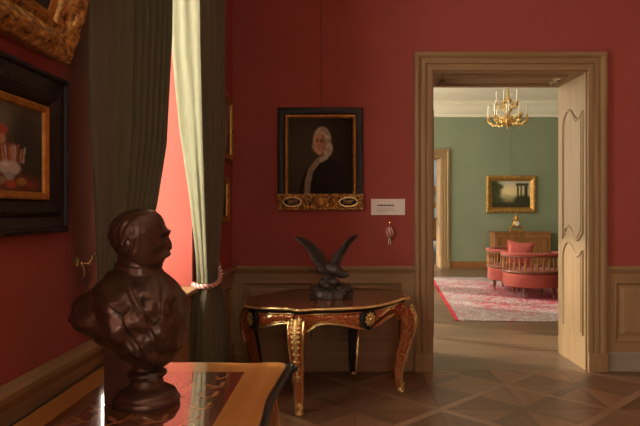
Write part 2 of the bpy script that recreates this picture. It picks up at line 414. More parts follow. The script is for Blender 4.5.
# ---- dado panelling (trim) : rail, field, stiles, panels, skirting
def dado(name, length, flip, loc, rz, panels, skirt='oakx', ends=True):
    """along local x from 0 to length, facing -y"""
    t = empty(name, loc, rz); t['kind'] = 'structure'
    L = length
    def sweep(nm, prof, mat):
        n = len(prof)
        gg = G().grid(lambda u, w: (u*L, -prof[round(w*(n-1))][0], prof[round(w*(n-1))][1]), 2, n)
        gg.f.append(tuple(range(0, 2*n, 2))); gg.f.append(tuple(range(1, 2*n, 2)))
        return gg.build(nm, mat, t, 30)
    G().box(0, L, -.012, 0, .15, .87).build('backing_board', M['oakx'], t, 0)
    sweep('dado_rail', [(.0, .855), (.020, .855), (.024, .868), (.030, .875), (.034, .89), (.05, .897), (.052, .915), (.046, .926), (0, .926)], M['oakx'])
    G().box(0, L, -.02, 0, .79, .855).build('rail', M['oakx'], t, 0, .002)
    G().box(0, L, -.02, 0, .165, .26).build('rail', M['oakx'], t, 0, .002)
    x = 0; xs = [0]
    for (a, b) in panels:
        G().box(x, a, -.02, 0, .26, .79).build('stile', M['oak'], t, 0, .002)
        # raised moulding round the panel and the raised field
        m = G(); pr = [(0, .012), (0, .032), (.010, .034), (.018, .028), (.026, .018), (.032, .012)]
        for (d0, h0), (d1, h1) in zip(pr, pr[1:]):
            r0 = [(a+d0, .26+d0), (b-d0, .26+d0), (b-d0, .79-d0), (a+d0, .79-d0)]; r1 = [(a+d1, .26+d1), (b-d1, .26+d1), (b-d1, .79-d1), (a+d1, .79-d1)]
            for q in range(4):
                p0, p1, p2, p3 = r0[q], r0[(q+1) % 4], r1[(q+1) % 4], r1[q]
                m.add([(p0[0], -h0, p0[1]), (p1[0], -h0, p1[1]), (p2[0], -h1, p2[1]), (p3[0], -h1, p3[1])], [(0, 1, 2, 3)])
        m.build('panel_moulding', M['oak'], t, 30)
        if b-a > .25:
            f = G(); e = .055; e2 = .085
            f.add([(a+e, -.0125, .26+e), (b-e, -.0125, .26+e), (b-e, -.0125, .79-e), (a+e, -.0125, .79-e), (a+e2, -.022, .26+e2), (b-e2, -.022, .26+e2), (b-e2, -.022, .79-e2), (a+e2, -.022, .79-e2)],
                  [(0, 1, 5, 4), (1, 2, 6, 5), (2, 3, 7, 6), (3, 0, 4, 7), (4, 5, 6, 7)])
            f.build('panel', M['oak'], t, 0)
        x = b
    G().box(x, L, -.02, 0, .26, .79).build('stile', M['oak'], t, 0, .002)
    sweep('skirting', [(0, 0), (.03, 0), (.03, .145), (.024, .155), (.022, .168), (0, .172)], M[skirt])
    return t
CW = .158                                                              # casing width
dado('trim_1', DX0-CW-XL, 0, (XL, YB, 0), 0, [(.09, .72), (.80, 1.50)])
dado('trim_2', XR-DX1-CW, 0, (DX1+CW, YB, 0), 0, [(.075, .80), (.90, 1.70)], 'grey_skirt')
dado('trim_3', YB-3.98, 0, (XL, 3.98, 0), pi/2, [(.35, 1.30)])          # left wall beyond the window
dado('trim_4', 2.44-.6, 0, (XL, .6, 0), pi/2, [(.1, .85), (.95, 1.74)])
g = G().box(-1.44, XL+.055, 2.462, 3.948, .902, .930)
struct(g, 'window_sill', M['oaky'], .006)
t = empty('trim_5', (XL, 2.44, 0), pi/2); t['kind'] = 'structure'
G().box(0, 1.53, -.02, 0, .17, .90).build('backing_board', M['oakx'], t, 0)
G().box(0, 1.53, -.032, 0, 0, .17).build('skirting', M['oakx'], t, 0, .003)
for a, b in ((.10, .75), (.80, 1.43)):
    m = G(); m.tube([(a, -.02, .26), (b, -.02, .26), (b, -.02, .79), (a, -.02, .79)], .014, 6, True); m.build('panel_moulding', M['oak'], t, 30)

# ---- windows
def window(name, y0, y1, z0, z1, x=-1.40):
    t = empty(name, (x, (y0+y1)/2, z0)); t['kind'] = 'structure'; h = (y1-y0)/2; H = z1-z0
    f = G(); w = .07
    f.box(-.03, .03, -h, -h+w, 0, H).box(-.03, .03, h-w, h, 0, H).box(-.03, .03, -h+w, h-w, 0, w).box(-.03, .03, -h+w, h-w, H-w, H)
    f.box(-.035, .035, -.05, .05, w, H-w)
    f.build('window_frame', M['white'], t, 0, .004)
    for k in (1, 2, 3):
        z = H*k/4
        for s in (-1, 1): G().box(-.015, .015, *(sorted((s*.05, s*(h-w)))), z-.014, z+.014).build('glazing_bar', M['white'], t, 0)
    for s in (-1, 1):
        for k in range(4):
            a, b = sorted((s*.05, s*(h-w))); lo = max(w, H*k/4+.014); hi = min(H-w, H*(k+1)/4-.014)
            G().box(-.002, .002, a, b, lo, hi).build('pane', M['glass'], t, 0)
    return t
window('window_1', *WIN1); window('window_2', *WIN2)
w6 = window('window_6', -.4, .4, .95, 3.15); w6.location = (.7, YN-.22, .95); w6.rotation_euler = (0, 0, pi/2)  # unseen window behind the camera, added to give the red room neutral frontal light
for k, (a, b) in enumerate(FAR_WIN): window('window_%d' % (k+3), a, b, .55, 3.65)

# ---- doorway: casing, lining, panelled reveals
def casing(name, x0, x1, zt, y, w=CW, mat='oak', facing=-1, sc=1.0):
    t = empty(name, ((x0+x1)/2, y, 0)); t['kind'] = 'structure'; cx = (x0+x1)/2
    prof = [(0, 0), (0, .030), (.008, .034), (.040, .034), (.046, .026), (.056, .026), (.062, .042), (.075, .046), (.090, .044), (.100, .034), (.108, .034), (.114, .050), (.125, .060), (.142, .060), (.150, .054), (.158, .054), (.158, 0)]
    prof = [(a*w/.158, b*sc) for a, b in prof]; n = len(prof)
    def leg(pts_lo, pts_hi, nm, mt):
        g = G().grid(lambda u, q: (pts_lo if u < .5 else pts_hi)(prof[round(q*(n-1))]), 2, n); g.build(nm, mt, t, 30)
    hb = .165*w/.158
    leg(lambda p: (x0-p[0]-cx, facing*p[1], hb), lambda p: (x0-p[0]-cx, facing*p[1], zt+p[0]), 'casing_side', M['oak'])
    leg(lambda p: (x1+p[0]-cx, facing*p[1], hb), lambda p: (x1+p[0]-cx, facing*p[1], zt+p[0]), 'casing_side', M['oak'])
    leg(lambda p: (x0-p[0]-cx, facing*p[1], zt+p[0]), lambda p: (x1+p[0]-cx, facing*p[1], zt+p[0]), 'casing_head', M['oakx'])
    for s, xx in ((-1, x0), (1, x1)):
        g = G(); a, b = sorted((xx-cx, xx+s*(w+.004)-cx)); c, d = sorted((0, facing*.05*sc)); g.box(a, b, c, d, 0, hb)
        a, b = sorted((xx+s*w*.36-cx, xx+s*(w+.006)-cx)); c, d = sorted((0, facing*.068*sc)); g.box(a, b, c, d, 0, hb)
        g.build('plinth_block', M['oak'], t, 0, .004)
    return t
casing('trim_6', DX0, DX1, DZ, YB)
casing('trim_7', DX0, DX1, DZ, YF0, facing=1)
casing('trim_8', FD0, FD1, FDZ, YF1, w=.20)
def lining(name, x0, x1, zt, y0, y1):
    t = empty(name, ((x0+x1)/2, y0, 0)); t['kind'] = 'structure'; cx = (x0+x1)/2; d = y1-y0; th = .012
    def ogee(s, ya, yb, za, zb, top, bot):
        """outline in (y,z): rectangle with an S-curved head and foot"""
        pts = []
        def scurve(z, dirn, rev):
            tab = [(0, .01), (.06, .0), (.16, -.035), (.26, -.045), (.38, -.02), (.52, .03), (.66, .055), (.80, .05), (.92, .015), (1, -.05)]
            q = [(lerp(ya, yb, i/16), z+1.2*interp(tab, i/16)) for i in range(17)]
            return q[::-1] if rev else q
        up = scurve(zb, 1, False) if top else [(ya, zb), (yb, zb)]
        dn = scurve(za, 1, True) if bot else [(yb, za), (ya, za)]
        return up+dn
    for s, x in ((-1, x0), (1, x1)):
        G().box(*sorted((x-cx, x-s*th-cx)), 0, d, 0, zt).build('reveal_board', M['oak'], t, 0)
        xf = x-s*th-cx
        for (za, zb, top, bot) in ((1.20, 2.30, True, True), (.30, 1.05, True, False)):
            ol = ogee(s, .055, d-.13, za, zb, top, bot)
            g = G(); g.tube([(xf, a, b) for a, b in ol], .013, 8, True); g.build('panel_moulding', M['oak'], t, 50)
            cy_, cz_ = d/2-.04, (za+zb)/2
            g = G(); g.tube([(xf, cy_+(a-cy_)*.80, cz_+(b-cz_)*.955) for a, b in ol], .006, 6, True); g.build('panel_moulding', M['oak'], t, 50)
            m = len(ol); inner = [(cy_+(a-cy_)*.78, cz_+(b-cz_)*.95) for a, b in ol]
            g = G(); g.add([(xf-s*.005, a, b) for a, b in inner]+[(xf, a, b) for a, b in inner], [tuple(range(m))]+[(i, (i+1) % m, m+(i+1) % m, m+i) for i in range(m)])
            g.build('panel', M['oak'], t, 0)
    G().box(x0-cx+th, x1-cx-th, 0, d, zt-th, zt).build('soffit_board', M['oakx'], t, 0)
    zf = zt-th; hx = (x1-x0)/2-.12
    ol = []
    for i in range(9): ol.append((-hx+.06*sin(pi*i/8*1.0)*(1 if i != 4 else .2), lerp(.15, d-.15, i/8)))
    for i in range(9): ol.append((hx-.06*sin(pi*i/8)*(1 if i != 4 else .2), lerp(d-.15, .15, i/8)))
    g = G(); g.tube([(a, b, zf) for a, b in ol], .020, 8, True, up=(0, 0, 1)); g.build('panel_moulding', M['oakx'], t, 50)
    g = G(); g.tube([(a*.93, d/2+(b-d/2)*.75, zf) for a, b in ol], .007, 6, True, up=(0, 0, 1)); g.build('panel_moulding', M['oakx'], t, 50)
    return t
lining('trim_9', DX0, DX1, DZ, YB+.0005, YF0-.0005)
lining('trim_10', FD0, FD1, FDZ, YF1+.0005, 15.449)
# open door leaves in the green room
def leaf(name, hx, s, ang):
    t = empty(name, (hx, YF0+.10, 0), ang); t['kind'] = 'structure'
    W = .66
    G().box(0, W, -.022, .022, .01, DZ-.03).build('door_panel', M['oak'], t, 0, .004)
    for za, zb in ((.25, 1.05), (1.2, 2.40)):
        for yy in (-.022, .022):
            G().tube([(.1, yy, za), (W-.1, yy, za), (W-.1, yy, zb), (.1, yy, zb)], .014, 6, True).build('panel_moulding', M['oak'], t, 40)
    G().lathe([(.0, -.03), (.012, -.03), (.012, 0), (.025, .01), (.028, .03), (.018, .045), (.001, .048)], 12).xf(Matrix.Translation((W-.05, s*.022, 1.08)) @ Matrix.Rotation(-s*pi/2, 4, 'X')).build('door_knob', M['brass'], t)
    return t
leaf('door_1', DX1+.175, 1, radians(77))
# baseboard of the green room
struct(G().box(FD1+.20, XFR, YF1-.025, YF1, 0, .16), 'baseboard_far', M['walnut'], .004)
struct(G().box(XL, FD0-.20, YF1-.025, YF1, 0, .16), 'baseboard_far_left', M['walnut'], .004)


# ------------------------------------------------------------------ pictures
def frame_mesh(w, h, prof, n=2, disp=None):
    """prof: (inset from outer edge, height towards the viewer); local x across, z up, facing -y, bottom at z=0"""
    g = G(); k = len(prof)
    def ring(d, q):
        pts = []
        c = [(-w/2+d, d), (w/2-d, d), (w/2-d, h-d), (-w/2+d, h-d)]
        for s in range(4):
            a, b = c[s], c[(s+1) % 4]
            for i in range(n):
                t = i/n; x, z = lerp(a[0], b[0], t), lerp(a[1], b[1], t)
                pts.append((x, z, s, t))
        return pts
    for q, (d, hh) in enumerate(prof):
        for (x, z, s, t) in ring(d, q):
            e = disp(x, z, s, t, q/(k-1)) if disp else 0
            g.v.append((x, -hh-e, z))
    m = 4*n
    for q in range(k-1):
        for i in range(m): g.f.append((q*m+i, q*m+(i+1) % m, (q+1)*m+(i+1) % m, (q+1)*m+i))
    return g
def canvas(w, h, fn, nu, nv, parent, x0=0, z0=0, y=-.012):
    g = G().grid(lambda u, v: (x0+(u-.5)*w, y, z0+v*h), nu, nv)
    o = g.build('canvas', M['paint'], parent, 0, fix=False); me = o.data
    at = me.color_attributes.new('paint', 'FLOAT_COLOR', 'POINT')
    for j in range(nv):
        for i in range(nu):
            at.data[j*nu+i].color = (*fn(i/(nu-1), j/(nv-1)), 1)
    # canvas front must face -y
    me.flip_normals() if me.polygons[0].normal.y > 0 else None
    return o
def mixv(a, b, t): return tuple(lerp(p, q, t) for p, q in zip(a, b))
def blob(u, v, cu, cv, ru, rv, soft=.25):
    return 1-sstep(1-soft, 1+soft, sqrt(((u-cu)/ru)**2+((v-cv)/rv)**2))
def nz(u, v, s, o=0): return mnoise.noise(Vector((u*s, v*s, o*7.3)))
def segd(u, v, pts):
    best = 9
    for (a, b), (c, d) in zip(pts, pts[1:]):
        L2 = (c-a)**2+(d-b)**2; t = max(0, min(1, ((u-a)*(c-a)+(v-b)*(d-b))/L2)); best = min(best, sqrt((u-a-t*(c-a))**2+(1.2*(v-b-t*(d-b)))**2))
    return best
def portrait(u, v):
    u, v = u+.045, v+.03
    c = mixv((.022, .015, .010), (.075, .060, .038), blob(u, v, .30, .60, .42, .6, .8))
    sh = blob(u, v, .62, .10, .40, .44, .06)
    c = mixv(c, mixv((.016, .013, .012), (.03, .024, .02), .5+.5*nz(u, v, 9)), sh)
    # pale coat front and jabot
    d = segd(u, v, [(.60, .555), (.50, .50), (.40, .40), (.35, .25), (.33, .04)])
    c = mixv(c, mixv((.20, .165, .11), (.36, .30, .21), .5+.5*nz(u*1.5, v*2.2, 14)), 1-sstep(.030, .055, d+.008*nz(u, v, 20)))
    d = segd(u, v, [(.63, .55), (.56, .52)])
    c = mixv(c, (.46, .40, .30), 1-sstep(.02, .045, d))
    # wig
    wg = max(blob(u, v, .570, .770, .135, .150, .10), blob(u, v, .655, .665, .075, .105, .15), blob(u, v, .455, .70, .04, .09, .3)*.6)
    c = mixv(c, mixv((.34, .29, .20), (.62, .55, .42), sstep(-.6, .7, nz(u, v, 26)+.4*sin(v*60+u*25))), wg)
    # face, turned to the left of the picture
    fc = blob(u, v, .535, .715, .088, .135, .10)
    sk = mixv((.66, .38, .23), (.34, .16, .085), sstep(.50, .63, u))
    c = mixv(c, sk, fc)
    c = mixv(c, (.52, .30, .18), .6*blob(u, v, .515, .80, .05, .035, .6))
    c = mixv(c, (.46, .19, .11), .6*blob(u, v, .495, .695, .028, .03, .6))
    for eu, ew in ((.497, .017), (.562, .020)):
        c = mixv(c, (.13, .065, .04), .8*blob(u, v, eu, .752, ew*1.4, .020, .5)); c = mixv(c, (.03, .018, .012), .9*blob(u, v, eu, .748, ew*.7, .008, .4))
        c = mixv(c, (.20, .11, .06), .6*blob(u, v, eu, .781, ew*1.6, .007, .4))
    c = mixv(c, (.22, .09, .05), .75*blob(u, v, .538, .718, .010, .04, .5)); c = mixv(c, (.56, .33, .21), .6*blob(u, v, .520, .70, .009, .03, .6))
    c = mixv(c, (.17, .06, .035), .6*blob(u, v, .525, .683, .022, .007, .4))
    c = mixv(c, (.30, .07, .05), .85*blob(u, v, .520, .652, .027, .009, .4))
    return c
def landscape(u, v):
    return tuple(min(1, 1.55*q) for q in landscape0(u, v))
def landscape0(u, v):
    sky = mixv((.36, .30, .15), (.30, .30, .24), sstep(.5, 1, v))
    sky = mixv(sky, (.52, .43, .24), blob(u, v, .42, .62, .25, .22, .9))
    c = sky
    if v < .48+.04*sin(u*7): c = mixv((.20, .19, .11), (.34, .29, .16), sstep(.3, .48, v))
    if v < .33: c = mixv((.06, .055, .03), (.22, .18, .09), sstep(.05, .36, v+.06*nz(u, v, 12)))
    t = max(blob(u, v, .05, .62, .20, .45, .3), blob(u, v, .17, .78, .14, .12, .4), blob(u, v, .10, .2, .22, .25, .4))
    c = mixv(c, mixv((.02, .025, .012), (.07, .075, .03), .5+.5*nz(u, v, 18)), t)
    for a, b in ((.66, .705), (.745, .78), (.85, .93)):
        if a < u < b and .2 < v < .84: c = (.035, .03, .018)
    if .63 < u < .95 and .82 < v < .92: c = (.05, .042, .025)
    c = mixv(c, (.03, .03, .016), blob(u, v, .82, .22, .26, .25, .3))
    c = mixv(c, (.035, .03, .018), blob(u, v, .35, .06, .5, .14, .4))
    return c
def stilllife(u, v):
    c = mixv((.05, .045, .028), (.15, .145, .10), sstep(.0, 1, v)*(.75+.3*nz(u, v, 3)))
    if v > .5: c = mixv(c, (.20, .19, .14), .5*sstep(.5, .75, v)*blob(u, v, .30, .8, .35, .35, .5)*(abs(((u*7) % 1)-.5) < .42))
    c = mixv(c, (.045, .04, .03), blob(u, v, .85, .5, .18, .6, .5)*.7)
    c = mixv(c, (.14, .05, .03), blob(u, v, .50, .10, .55, .13, .4))            # table cloth
    c = mixv(c, (.24, .075, .04), blob(u, v, .50, .42, .17, .17, .3))           # seated figure in russet
    c = mixv(c, (.34, .30, .24), blob(u, v, .44, .47, .07, .06, .4))            # white collar
    c = mixv(c, (.50, .27, .16), blob(u, v, .575, .58, .050, .070, .25))        # face
    c = mixv(c, (.40, .09, .045), blob(u, v, .585, .68, .06, .055, .3))         # red cap
    c = mixv(c, (.46, .24, .14), blob(u, v, .69, .45, .035, .09, .4))           # raised hand
    c = mixv(c, (.50, .49, .44), blob(u, v, .66, .27, .105, .085, .2))          # pale bowl
    c = mixv(c, (.34, .35, .33), blob(u, v, .66, .175, .045, .05, .3))
    c = mixv(c, (.66, .65, .60), blob(u, v, .62, .30, .03, .025, .6))
    for k in range(8):
        a = .60+.028*k; c = mixv(c, ((.55, .30, .16), (.50, .46, .38), (.36, .10, .05))[k % 3], (1-sstep(.004, .011, abs(u-a-.10*(v-.4)*(k-3.5)/3.5)))*(.33 < v < .50+.025*(k % 3)))
    for k in range(7): c = mixv(c, ((.42, .09, .05), (.36, .20, .06), (.24, .05, .035), (.30, .22, .16))[k % 4], blob(u, v, .28+.1*k, .09+.035*(k % 2), .05, .045, .3))
    return c
def woods(u, v):
    c = mixv((.05, .04, .02), (.20, .17, .10), sstep(.2, 1, v))
    return mixv(c, (.03, .03, .015), .5+.5*nz(u, v, 7))
def greyfig(u, v):
    c = mixv((.06, .06, .05), (.20, .19, .16), sstep(0, 1, v))
    return mixv(c, (.40, .36, .30), .8*blob(u, v, .55, .35, .2, .3, .5))
def carve(amp, sx):
    def f(x, z, s, t, q):
        L = x if s % 2 == 0 else z
        e = sin(pi*min(1, max(0, (q-.12)/.8)))
        return amp*e*(.6*sin(L*sx+4*q+1.5*sin(L*sx*.31))*cos(q*13+L*sx*.5)+.6*mnoise.noise(Vector((L*38, q*7, s*3.1)))+.3*mnoise.noise(Vector((L*90, q*15, s*2.1))))
    return f

# portrait over the inlaid table
p = empty('portrait_painting', (-.19, YB, 1.42), 0, 'portrait of a white-wigged gentleman in black frame with gilt carved foot', 'painting')
w, h = .752, .904
frame_mesh(w, h, [(0, 0), (0, .030), (.006, .036), (.030, .040), (.055, .032), (.062, .026), (.064, .010)], 2).build('frame', M['black'], p, 30)
fw, fh = w-.128, h-.128
g = frame_mesh(fw, fh, [(0, .010), (0, .030), (.010, .034), (.020, .030), (.026, .020), (.028, .012)], 40, lambda x, z, s, t, q: .003*sin((x if s % 2 == 0 else z)*220)*sin(pi*q)).xf(Matrix.Translation((0, 0, .064)))
g.build('gilt_slip', M['gilt_old'], p, 30)
canvas(fw-.05, fh-.05, portrait, 90, 110, p, 0, .089)
# carved gilt foot with two dark oval cartouches
g = G().grid(lambda u, v: ((u-.5)*(w-.004), -.044-.014*sin(pi*v)**.5-.016*sin(pi*v)**.6*(1.2*sin(abs(u-.5)*w*120+4*sin(v*6))*cos(v*11+abs(u-.5)*30)+.9*mnoise.noise(Vector((abs(u-.5)*45, v*7, 2)))), .003+v*.140), 130, 26)
g.box(-w/2+.003, w/2-.003, -.046, -.030, .004, .142)
foot = g.build('carved_foot', M['gilt_carved'], p, 60)
for sx in (-.245, .245):
    c = G().ell((sx, -.066, .072), .075, .010, .036, 24, 10).build('cartouche', M['black'], foot)
    r = G(); r.tube([(sx+.078*cos(a*pi/16), -.068, .072+.039*sin(a*pi/16)) for a in range(32)], .006, 6, True); r.build('cartouche_rim', M['gilt'], foot)
    for k in range(3): 
        wl = .045-.008*k; G().box(sx-wl, sx+wl, -.0775, -.075, .085-.012*k, .088-.012*k).build('lettering', M['gilt_old'], foot, 0)
g = G(); g.ell((0, -.062, .075), .045, .016, .05, 16, 10)
for k in range(7): g.ell((.035*cos(k*pi/6), -.072, .085+.045*sin(k*pi/6)), .012, .008, .016, 8, 6)
g.build('crest', M['gilt_old'], foot)
o = G().tube([(-.19, YB-.006, 2.325), (-.19, YB-.004, 3.98)], .0022, 5).build('picture_wire', M['wire']); tag(o, 'thin wire running up the red wall above the portrait', 'wire')

def wall_picture(name, loc, rz, w, h, prof, mat, fn, label, n=2, disp=None, slip=.02, tilt=0, nu=50, nv=60, smooth=30):
    t = empty(name, loc, rz, label, 'painting'); 
    if tilt: t.rotation_euler = Matrix.Rotation(rz, 3, 'Z').to_4x4().to_3x3().to_euler() if False else (Matrix.Rotation(rz, 3, 'Z') @ Matrix.Rotation(tilt, 3, 'X')).to_euler()
    frame_mesh(w, h, prof, n, disp).build('frame', mat, t, smooth)
    d = prof[-1][0]
    if slip:
        frame_mesh(w-2*d, h-2*d, [(0, .006), (0, .024), (.006, .027), (slip*.8, .020), (slip, .012)], 2).xf(Matrix.Translation((0, 0, d))).build('gilt_slip', M['gilt_old'], t, 30)
    canvas(w-2*d-1.6*slip, h-2*d-1.6*slip, fn, nu, nv, t, 0, d+.8*slip)
    G().box(-w/2+.02, w/2-.02, -.010, -.001, .02, h-.02).build('back_board', M['mahog'], t, 0)
    return t
# left wall: dark rippled frame and the leaning gilt one above it
pr = [(0, 0), (0, .030), (.004, .040), (.012, .043), (.018, .040), (.022, .032), (.052, .026), (.060, .036), (.070, .042), (.080, .036), (.100, .022), (.105, .016), (.108, .008)]
def ripple(x, z, s, t, q):
    L = x if s % 2 == 0 else z
    return .0022*sin(L*430) if .1 < q < .36 or .55 < q < .75 else 0
wall_picture('still_life_painting', (XL, 1.665, 1.352), pi/2, .83, .515, pr, M['black'], stilllife, 'small figure and vessels painting in black rippled frame, under the large gilt frame', 120, ripple, .024, 0, 90, 80, 25)
pr = [(0, 0), (0, .05), (.006, .062)]+[(.006+.085*i/14, .062+.022*sin(pi*i/14*1.15)-.02*(i/14)) for i in range(1, 15)]+[(.096, .036), (.104, .040), (.112, .030), (.114, .012)]
wall_picture('gilt_framed_painting', (XL+.005, 1.475, 1.925), pi/2, 1.12, .95, pr, M['gilt_carved'], greyfig, 'large carved gilt-framed painting leaning forward above the small figure painting', 220, carve(.015, 60), .02, radians(16), 40, 40, 60)
# two small pictures in the corner
pr2 = [(0, 0), (0, .028), (.005, .034)]+[(.005+.045*i/8, .034+.008*sin(pi*i/8)-.012*i/8) for i in range(1, 9)]+[(.053, .010)]
wall_picture('small_gilt_picture', (XL, 4.99, 1.83), pi/2, .56, .545, pr2, M['gilt_carved'], greyfig, 'upper of two small gilt-framed pictures in the corner behind the curtain', 110, carve(.006, 110), .01, 0, 30, 30, 60)
wall_picture('small_gilt_picture', (XL, 4.86, 1.315), pi/2, .47, .38, pr2, M['gilt_carved'], woods, 'lower of two small gilt-framed pictures in the corner, smaller one', 100, carve(.006, 110), .01, 0, 30, 30, 60)
# landscape in the green room
pr3 = [(0, 0), (0, .05), (.008, .06)]+[(.008+.10*i/10, .06+.02*sin(pi*i/10)-.03*i/10) for i in range(1, 11)]+[(.115, .012)]
wall_picture('landscape_painting', (4.095, YF1, 1.335), 0, 1.20, .905, pr3, M['gilt_carved'], landscape, 'gilt-framed landscape with ruined columns on the sage green wall', 150, carve(.010, 55), .02, 0, 110, 90, 60)
o = G().tube([(4.095, YF1-.006, 2.24), (4.095, YF1-.004, 3.64)], .0025, 5).build('picture_wire', M['green']); tag(o, 'thin wire above the landscape on the green wall', 'wire')
wall_picture('gilt_framed_picture', (3.02, 20.0, 1.45), 0, .82, .72, pr3, M['gilt_old'], greyfig, 'gilt-framed picture on blue wall seen through the far doorway', 60, carve(.008, 55), .02, 0, 20, 20, 60)

# information card
p = empty('information_card', (.407, YB, 1.377), 0, 'white printed information card on the red wall beside the doorway', 'sign')
G().box(-.15, .15, -.006, 0, 0, .142).build('card', M['card'], p, 0, .001)
x = -.095
for k, wl in enumerate((.020, .034, .026, .018, .030, .022)):
    G().box(x, x+wl-.003, -.0068, -.006, .080, .091).build('heading_word', M['ink'], p, 0); x += wl
for r, zz in enumerate((.060, .049, .038, .027)):
    x = -.10
    for k in range(8-(r == 3)*3):
        wl = .014+.012*((k*7+r*3) % 4)/3; G().box(x, x+wl-.004, -.0064, -.006, zz, zz+.0035).build('text_line', M['greyink'], p, 0); x += wl
# hanging tassel under the card
p = empty('bell_pull_tassel', (.418, YB, 1.08), 0, 'small pink and white striped tassel hanging under the information card', 'tassel')
g = G().lathe([(.001, -.02), (.012, -.02), (.015, -.008), (.008, 0), (.006, .012)], 12).xf(Matrix.Translation((0, -.012, .232)) @ Matrix.Rotation(pi/2, 4, 'X')); g.build('wall_hook', M['brass'], p)
g = G(); g.tube([(0, -.022, .225), (-.006, -.022, .205), (0, -.022, .185)], .003, 6); g.tube([(0, -.022, .225), (.006, -.022, .205), (0, -.022, .185)], .003, 6); g.build('loop', M['rope_red'], p)
for k in range(12):
    a0 = 2*pi*k/12
    pts = []; 
    for i in range(9):
        t = i/8; a = a0+1.2*t; r = .006+.024*sin(pi*t)**.7; pts.append((r*cos(a), -.034+r*sin(a), .188-.088*t))
    g = G(); g.tube(pts, .007, 6); g.build('strand', M['rope_red' if k % 2 else 'rope_white'], p)
for dx in (-.008, .007): 
    g = G(); g.tube([(dx*.3, -.034, .10), (dx, -.034, .07), (dx*1.3, -.033, .03+abs(dx))], [.004, .005, .003], 6); g.build('tail', M['rope_white'], p)

# ------------------------------------------------------------------ curtains
def curtain(name, path_fn, z0, z1, label, nz_=90, nu=220, thick=.006):
    g = G().grid(lambda u, v: path_fn(u, lerp(z0, z1, v)), nu, nz_)
    o = g.build(name, M['curtain'], None, 80, fix=False)
    tag(o, label, 'curtain'); s = o.modifiers.new('solid', 'SOLIDIFY'); s.thickness = thick; s.offset = 0
    return o
def left_path(u, z):
    y0, y1, xx, am = interp([(0, 2.47, 2.80, -.885, .018), (.85, 2.47, 2.74, -.885, .016), (1.0, 2.25, 2.62, -.89, .014), (1.15, 2.17, 2.66, -.89, .018), (1.45, 2.14, 2.88, -.89, .030), (1.75, 2.10, 3.02, -.89, .040), (2.3, 2.07, 3.11, -.89, .044), (3.6, 2.04, 3.16, -.89, .044)], z)
    y = lerp(y0, y1, u)
    w = sstep(.36, .50, u)
    # a broad flat drop beside the wall, then narrow pleats with sharp valleys
    q = (u-.42)*11.5
    pl = abs(sin(pi*q+.12*sin(2*z)))
    x = xx+w*am*(1.3*pl-.7)+(1-w)*(.018*sin(u*9+1.5)+.006*sin(u*30+z))
    y += w*am*.30*sin(2*pi*q)
    return (x, y, z)
curtain('curtain', left_path, .01, 3.6, 'dark olive curtain hanging behind the bronze bust')
RP = [(0, [(-1.0, 3.76), (-.93, 3.74), (-.855, 3.72), (-.88, 4.72)]), (.80, [(-.97, 3.84), (-.91, 3.82), (-.86, 3.80), (-.885, 4.58)]), (.95, [(-.93, 3.92), (-.895, 3.91), (-.86, 3.90), (-.885, 4.28)]),
      (1.12, [(-.925, 3.87), (-.89, 3.845), (-.85, 3.82), (-.885, 4.36)]), (1.5, [(-.95, 3.80), (-.90, 3.765), (-.845, 3.74), (-.885, 4.48)]), (1.92, [(-1.005, 3.78), (-.925, 3.73), (-.845, 3.68), (-.885, 4.54)]), (2.4, [(-1.05, 3.78), (-.95, 3.70), (-.845, 3.63), (-.885, 4.56)]), (3.6, [(-1.08, 3.78), (-.96, 3.68), (-.845, 3.58), (-.885, 4.58)])]
def right_path(u, z):
    tab = [(zz, *[c for p in pp for c in p]) for zz, pp in RP]
    q = interp(tab, z); P = [(q[0], q[1]), (q[2], q[3]), (q[4], q[5]), (q[6], q[7])]
    s = [0, .17, .34, 1.0]
    for a, b, p0, p1 in zip(s, s[1:], P, P[1:]):
        if u <= b+1e-9:
            t = (u-a)/(b-a); x, y = lerp(p0[0], p1[0], t), lerp(p0[1], p1[1], t); break
    am = .034*sstep(.30, .45, u)*(.55+.45*min(1, abs(z-.95)/.5))
    ph = 2*pi*(6.5*u+.04*sin(3*z))
    x += am*(1.6*abs(cos(ph/2))-.9); y += am*.5*sin(ph)
    # shallow vertical creases on the turned leading part
    y += (.004*sin(u*40+z*1.3+1)+.010*mnoise.noise(Vector((u*14, z*1.6, 1))))*(1-sstep(.25, .4, u))
    return (x, y, z)
curtain('curtain', right_path, .01, 3.6, 'olive curtain gathered by a pink cord, its edge lit by the window')
# twisted tie-back of the lit curtain
p = empty('curtain_tieback', (-.90, 4.1, .90), 0, 'pink and white twisted cord tying the lit curtain to the wall', 'tieback')
core = catmull([(-.05, -.21, .05), (-.01, -.235, .04), (.03, -.225, .035), (.065, -.14, .035), (.075, -.02, .045), (.068, .08, .07), (.05, .15, .11), (.015, .20, .16), (-.03, .225, .20), (-.055, .225, .215)], 14)
for k in range(4):
    pts = []
    for i, c in enumerate(core):
        t = (core[min(i+1, len(core)-1)]-core[max(i-1, 0)]).normalized(); n1 = t.orthogonal().normalized() if False else (Vector((0, 0, 1))-t*t.z).normalized(); n2 = t.cross(n1)
        a = i*.42+k*pi/2; pts.append(c+(n1*cos(a)+n2*sin(a))*.0085)
    g = G(); g.tube(pts, .0082, 6); g.build('strand', M['rope_white' if k % 2 else 'rope_red'], p, 60)
g = G().lathe([(.02, 0), (.02, .006), (.007, .012), (.007, .05), (.018, .055), (.02, .065), (.012, .075), (.001, .078)], 14).xf(Matrix.Translation((-.07, .225, .205)) @ Matrix.Rotation(pi/2, 4, 'Y')); g.build('wall_hook', M['brass'], p)
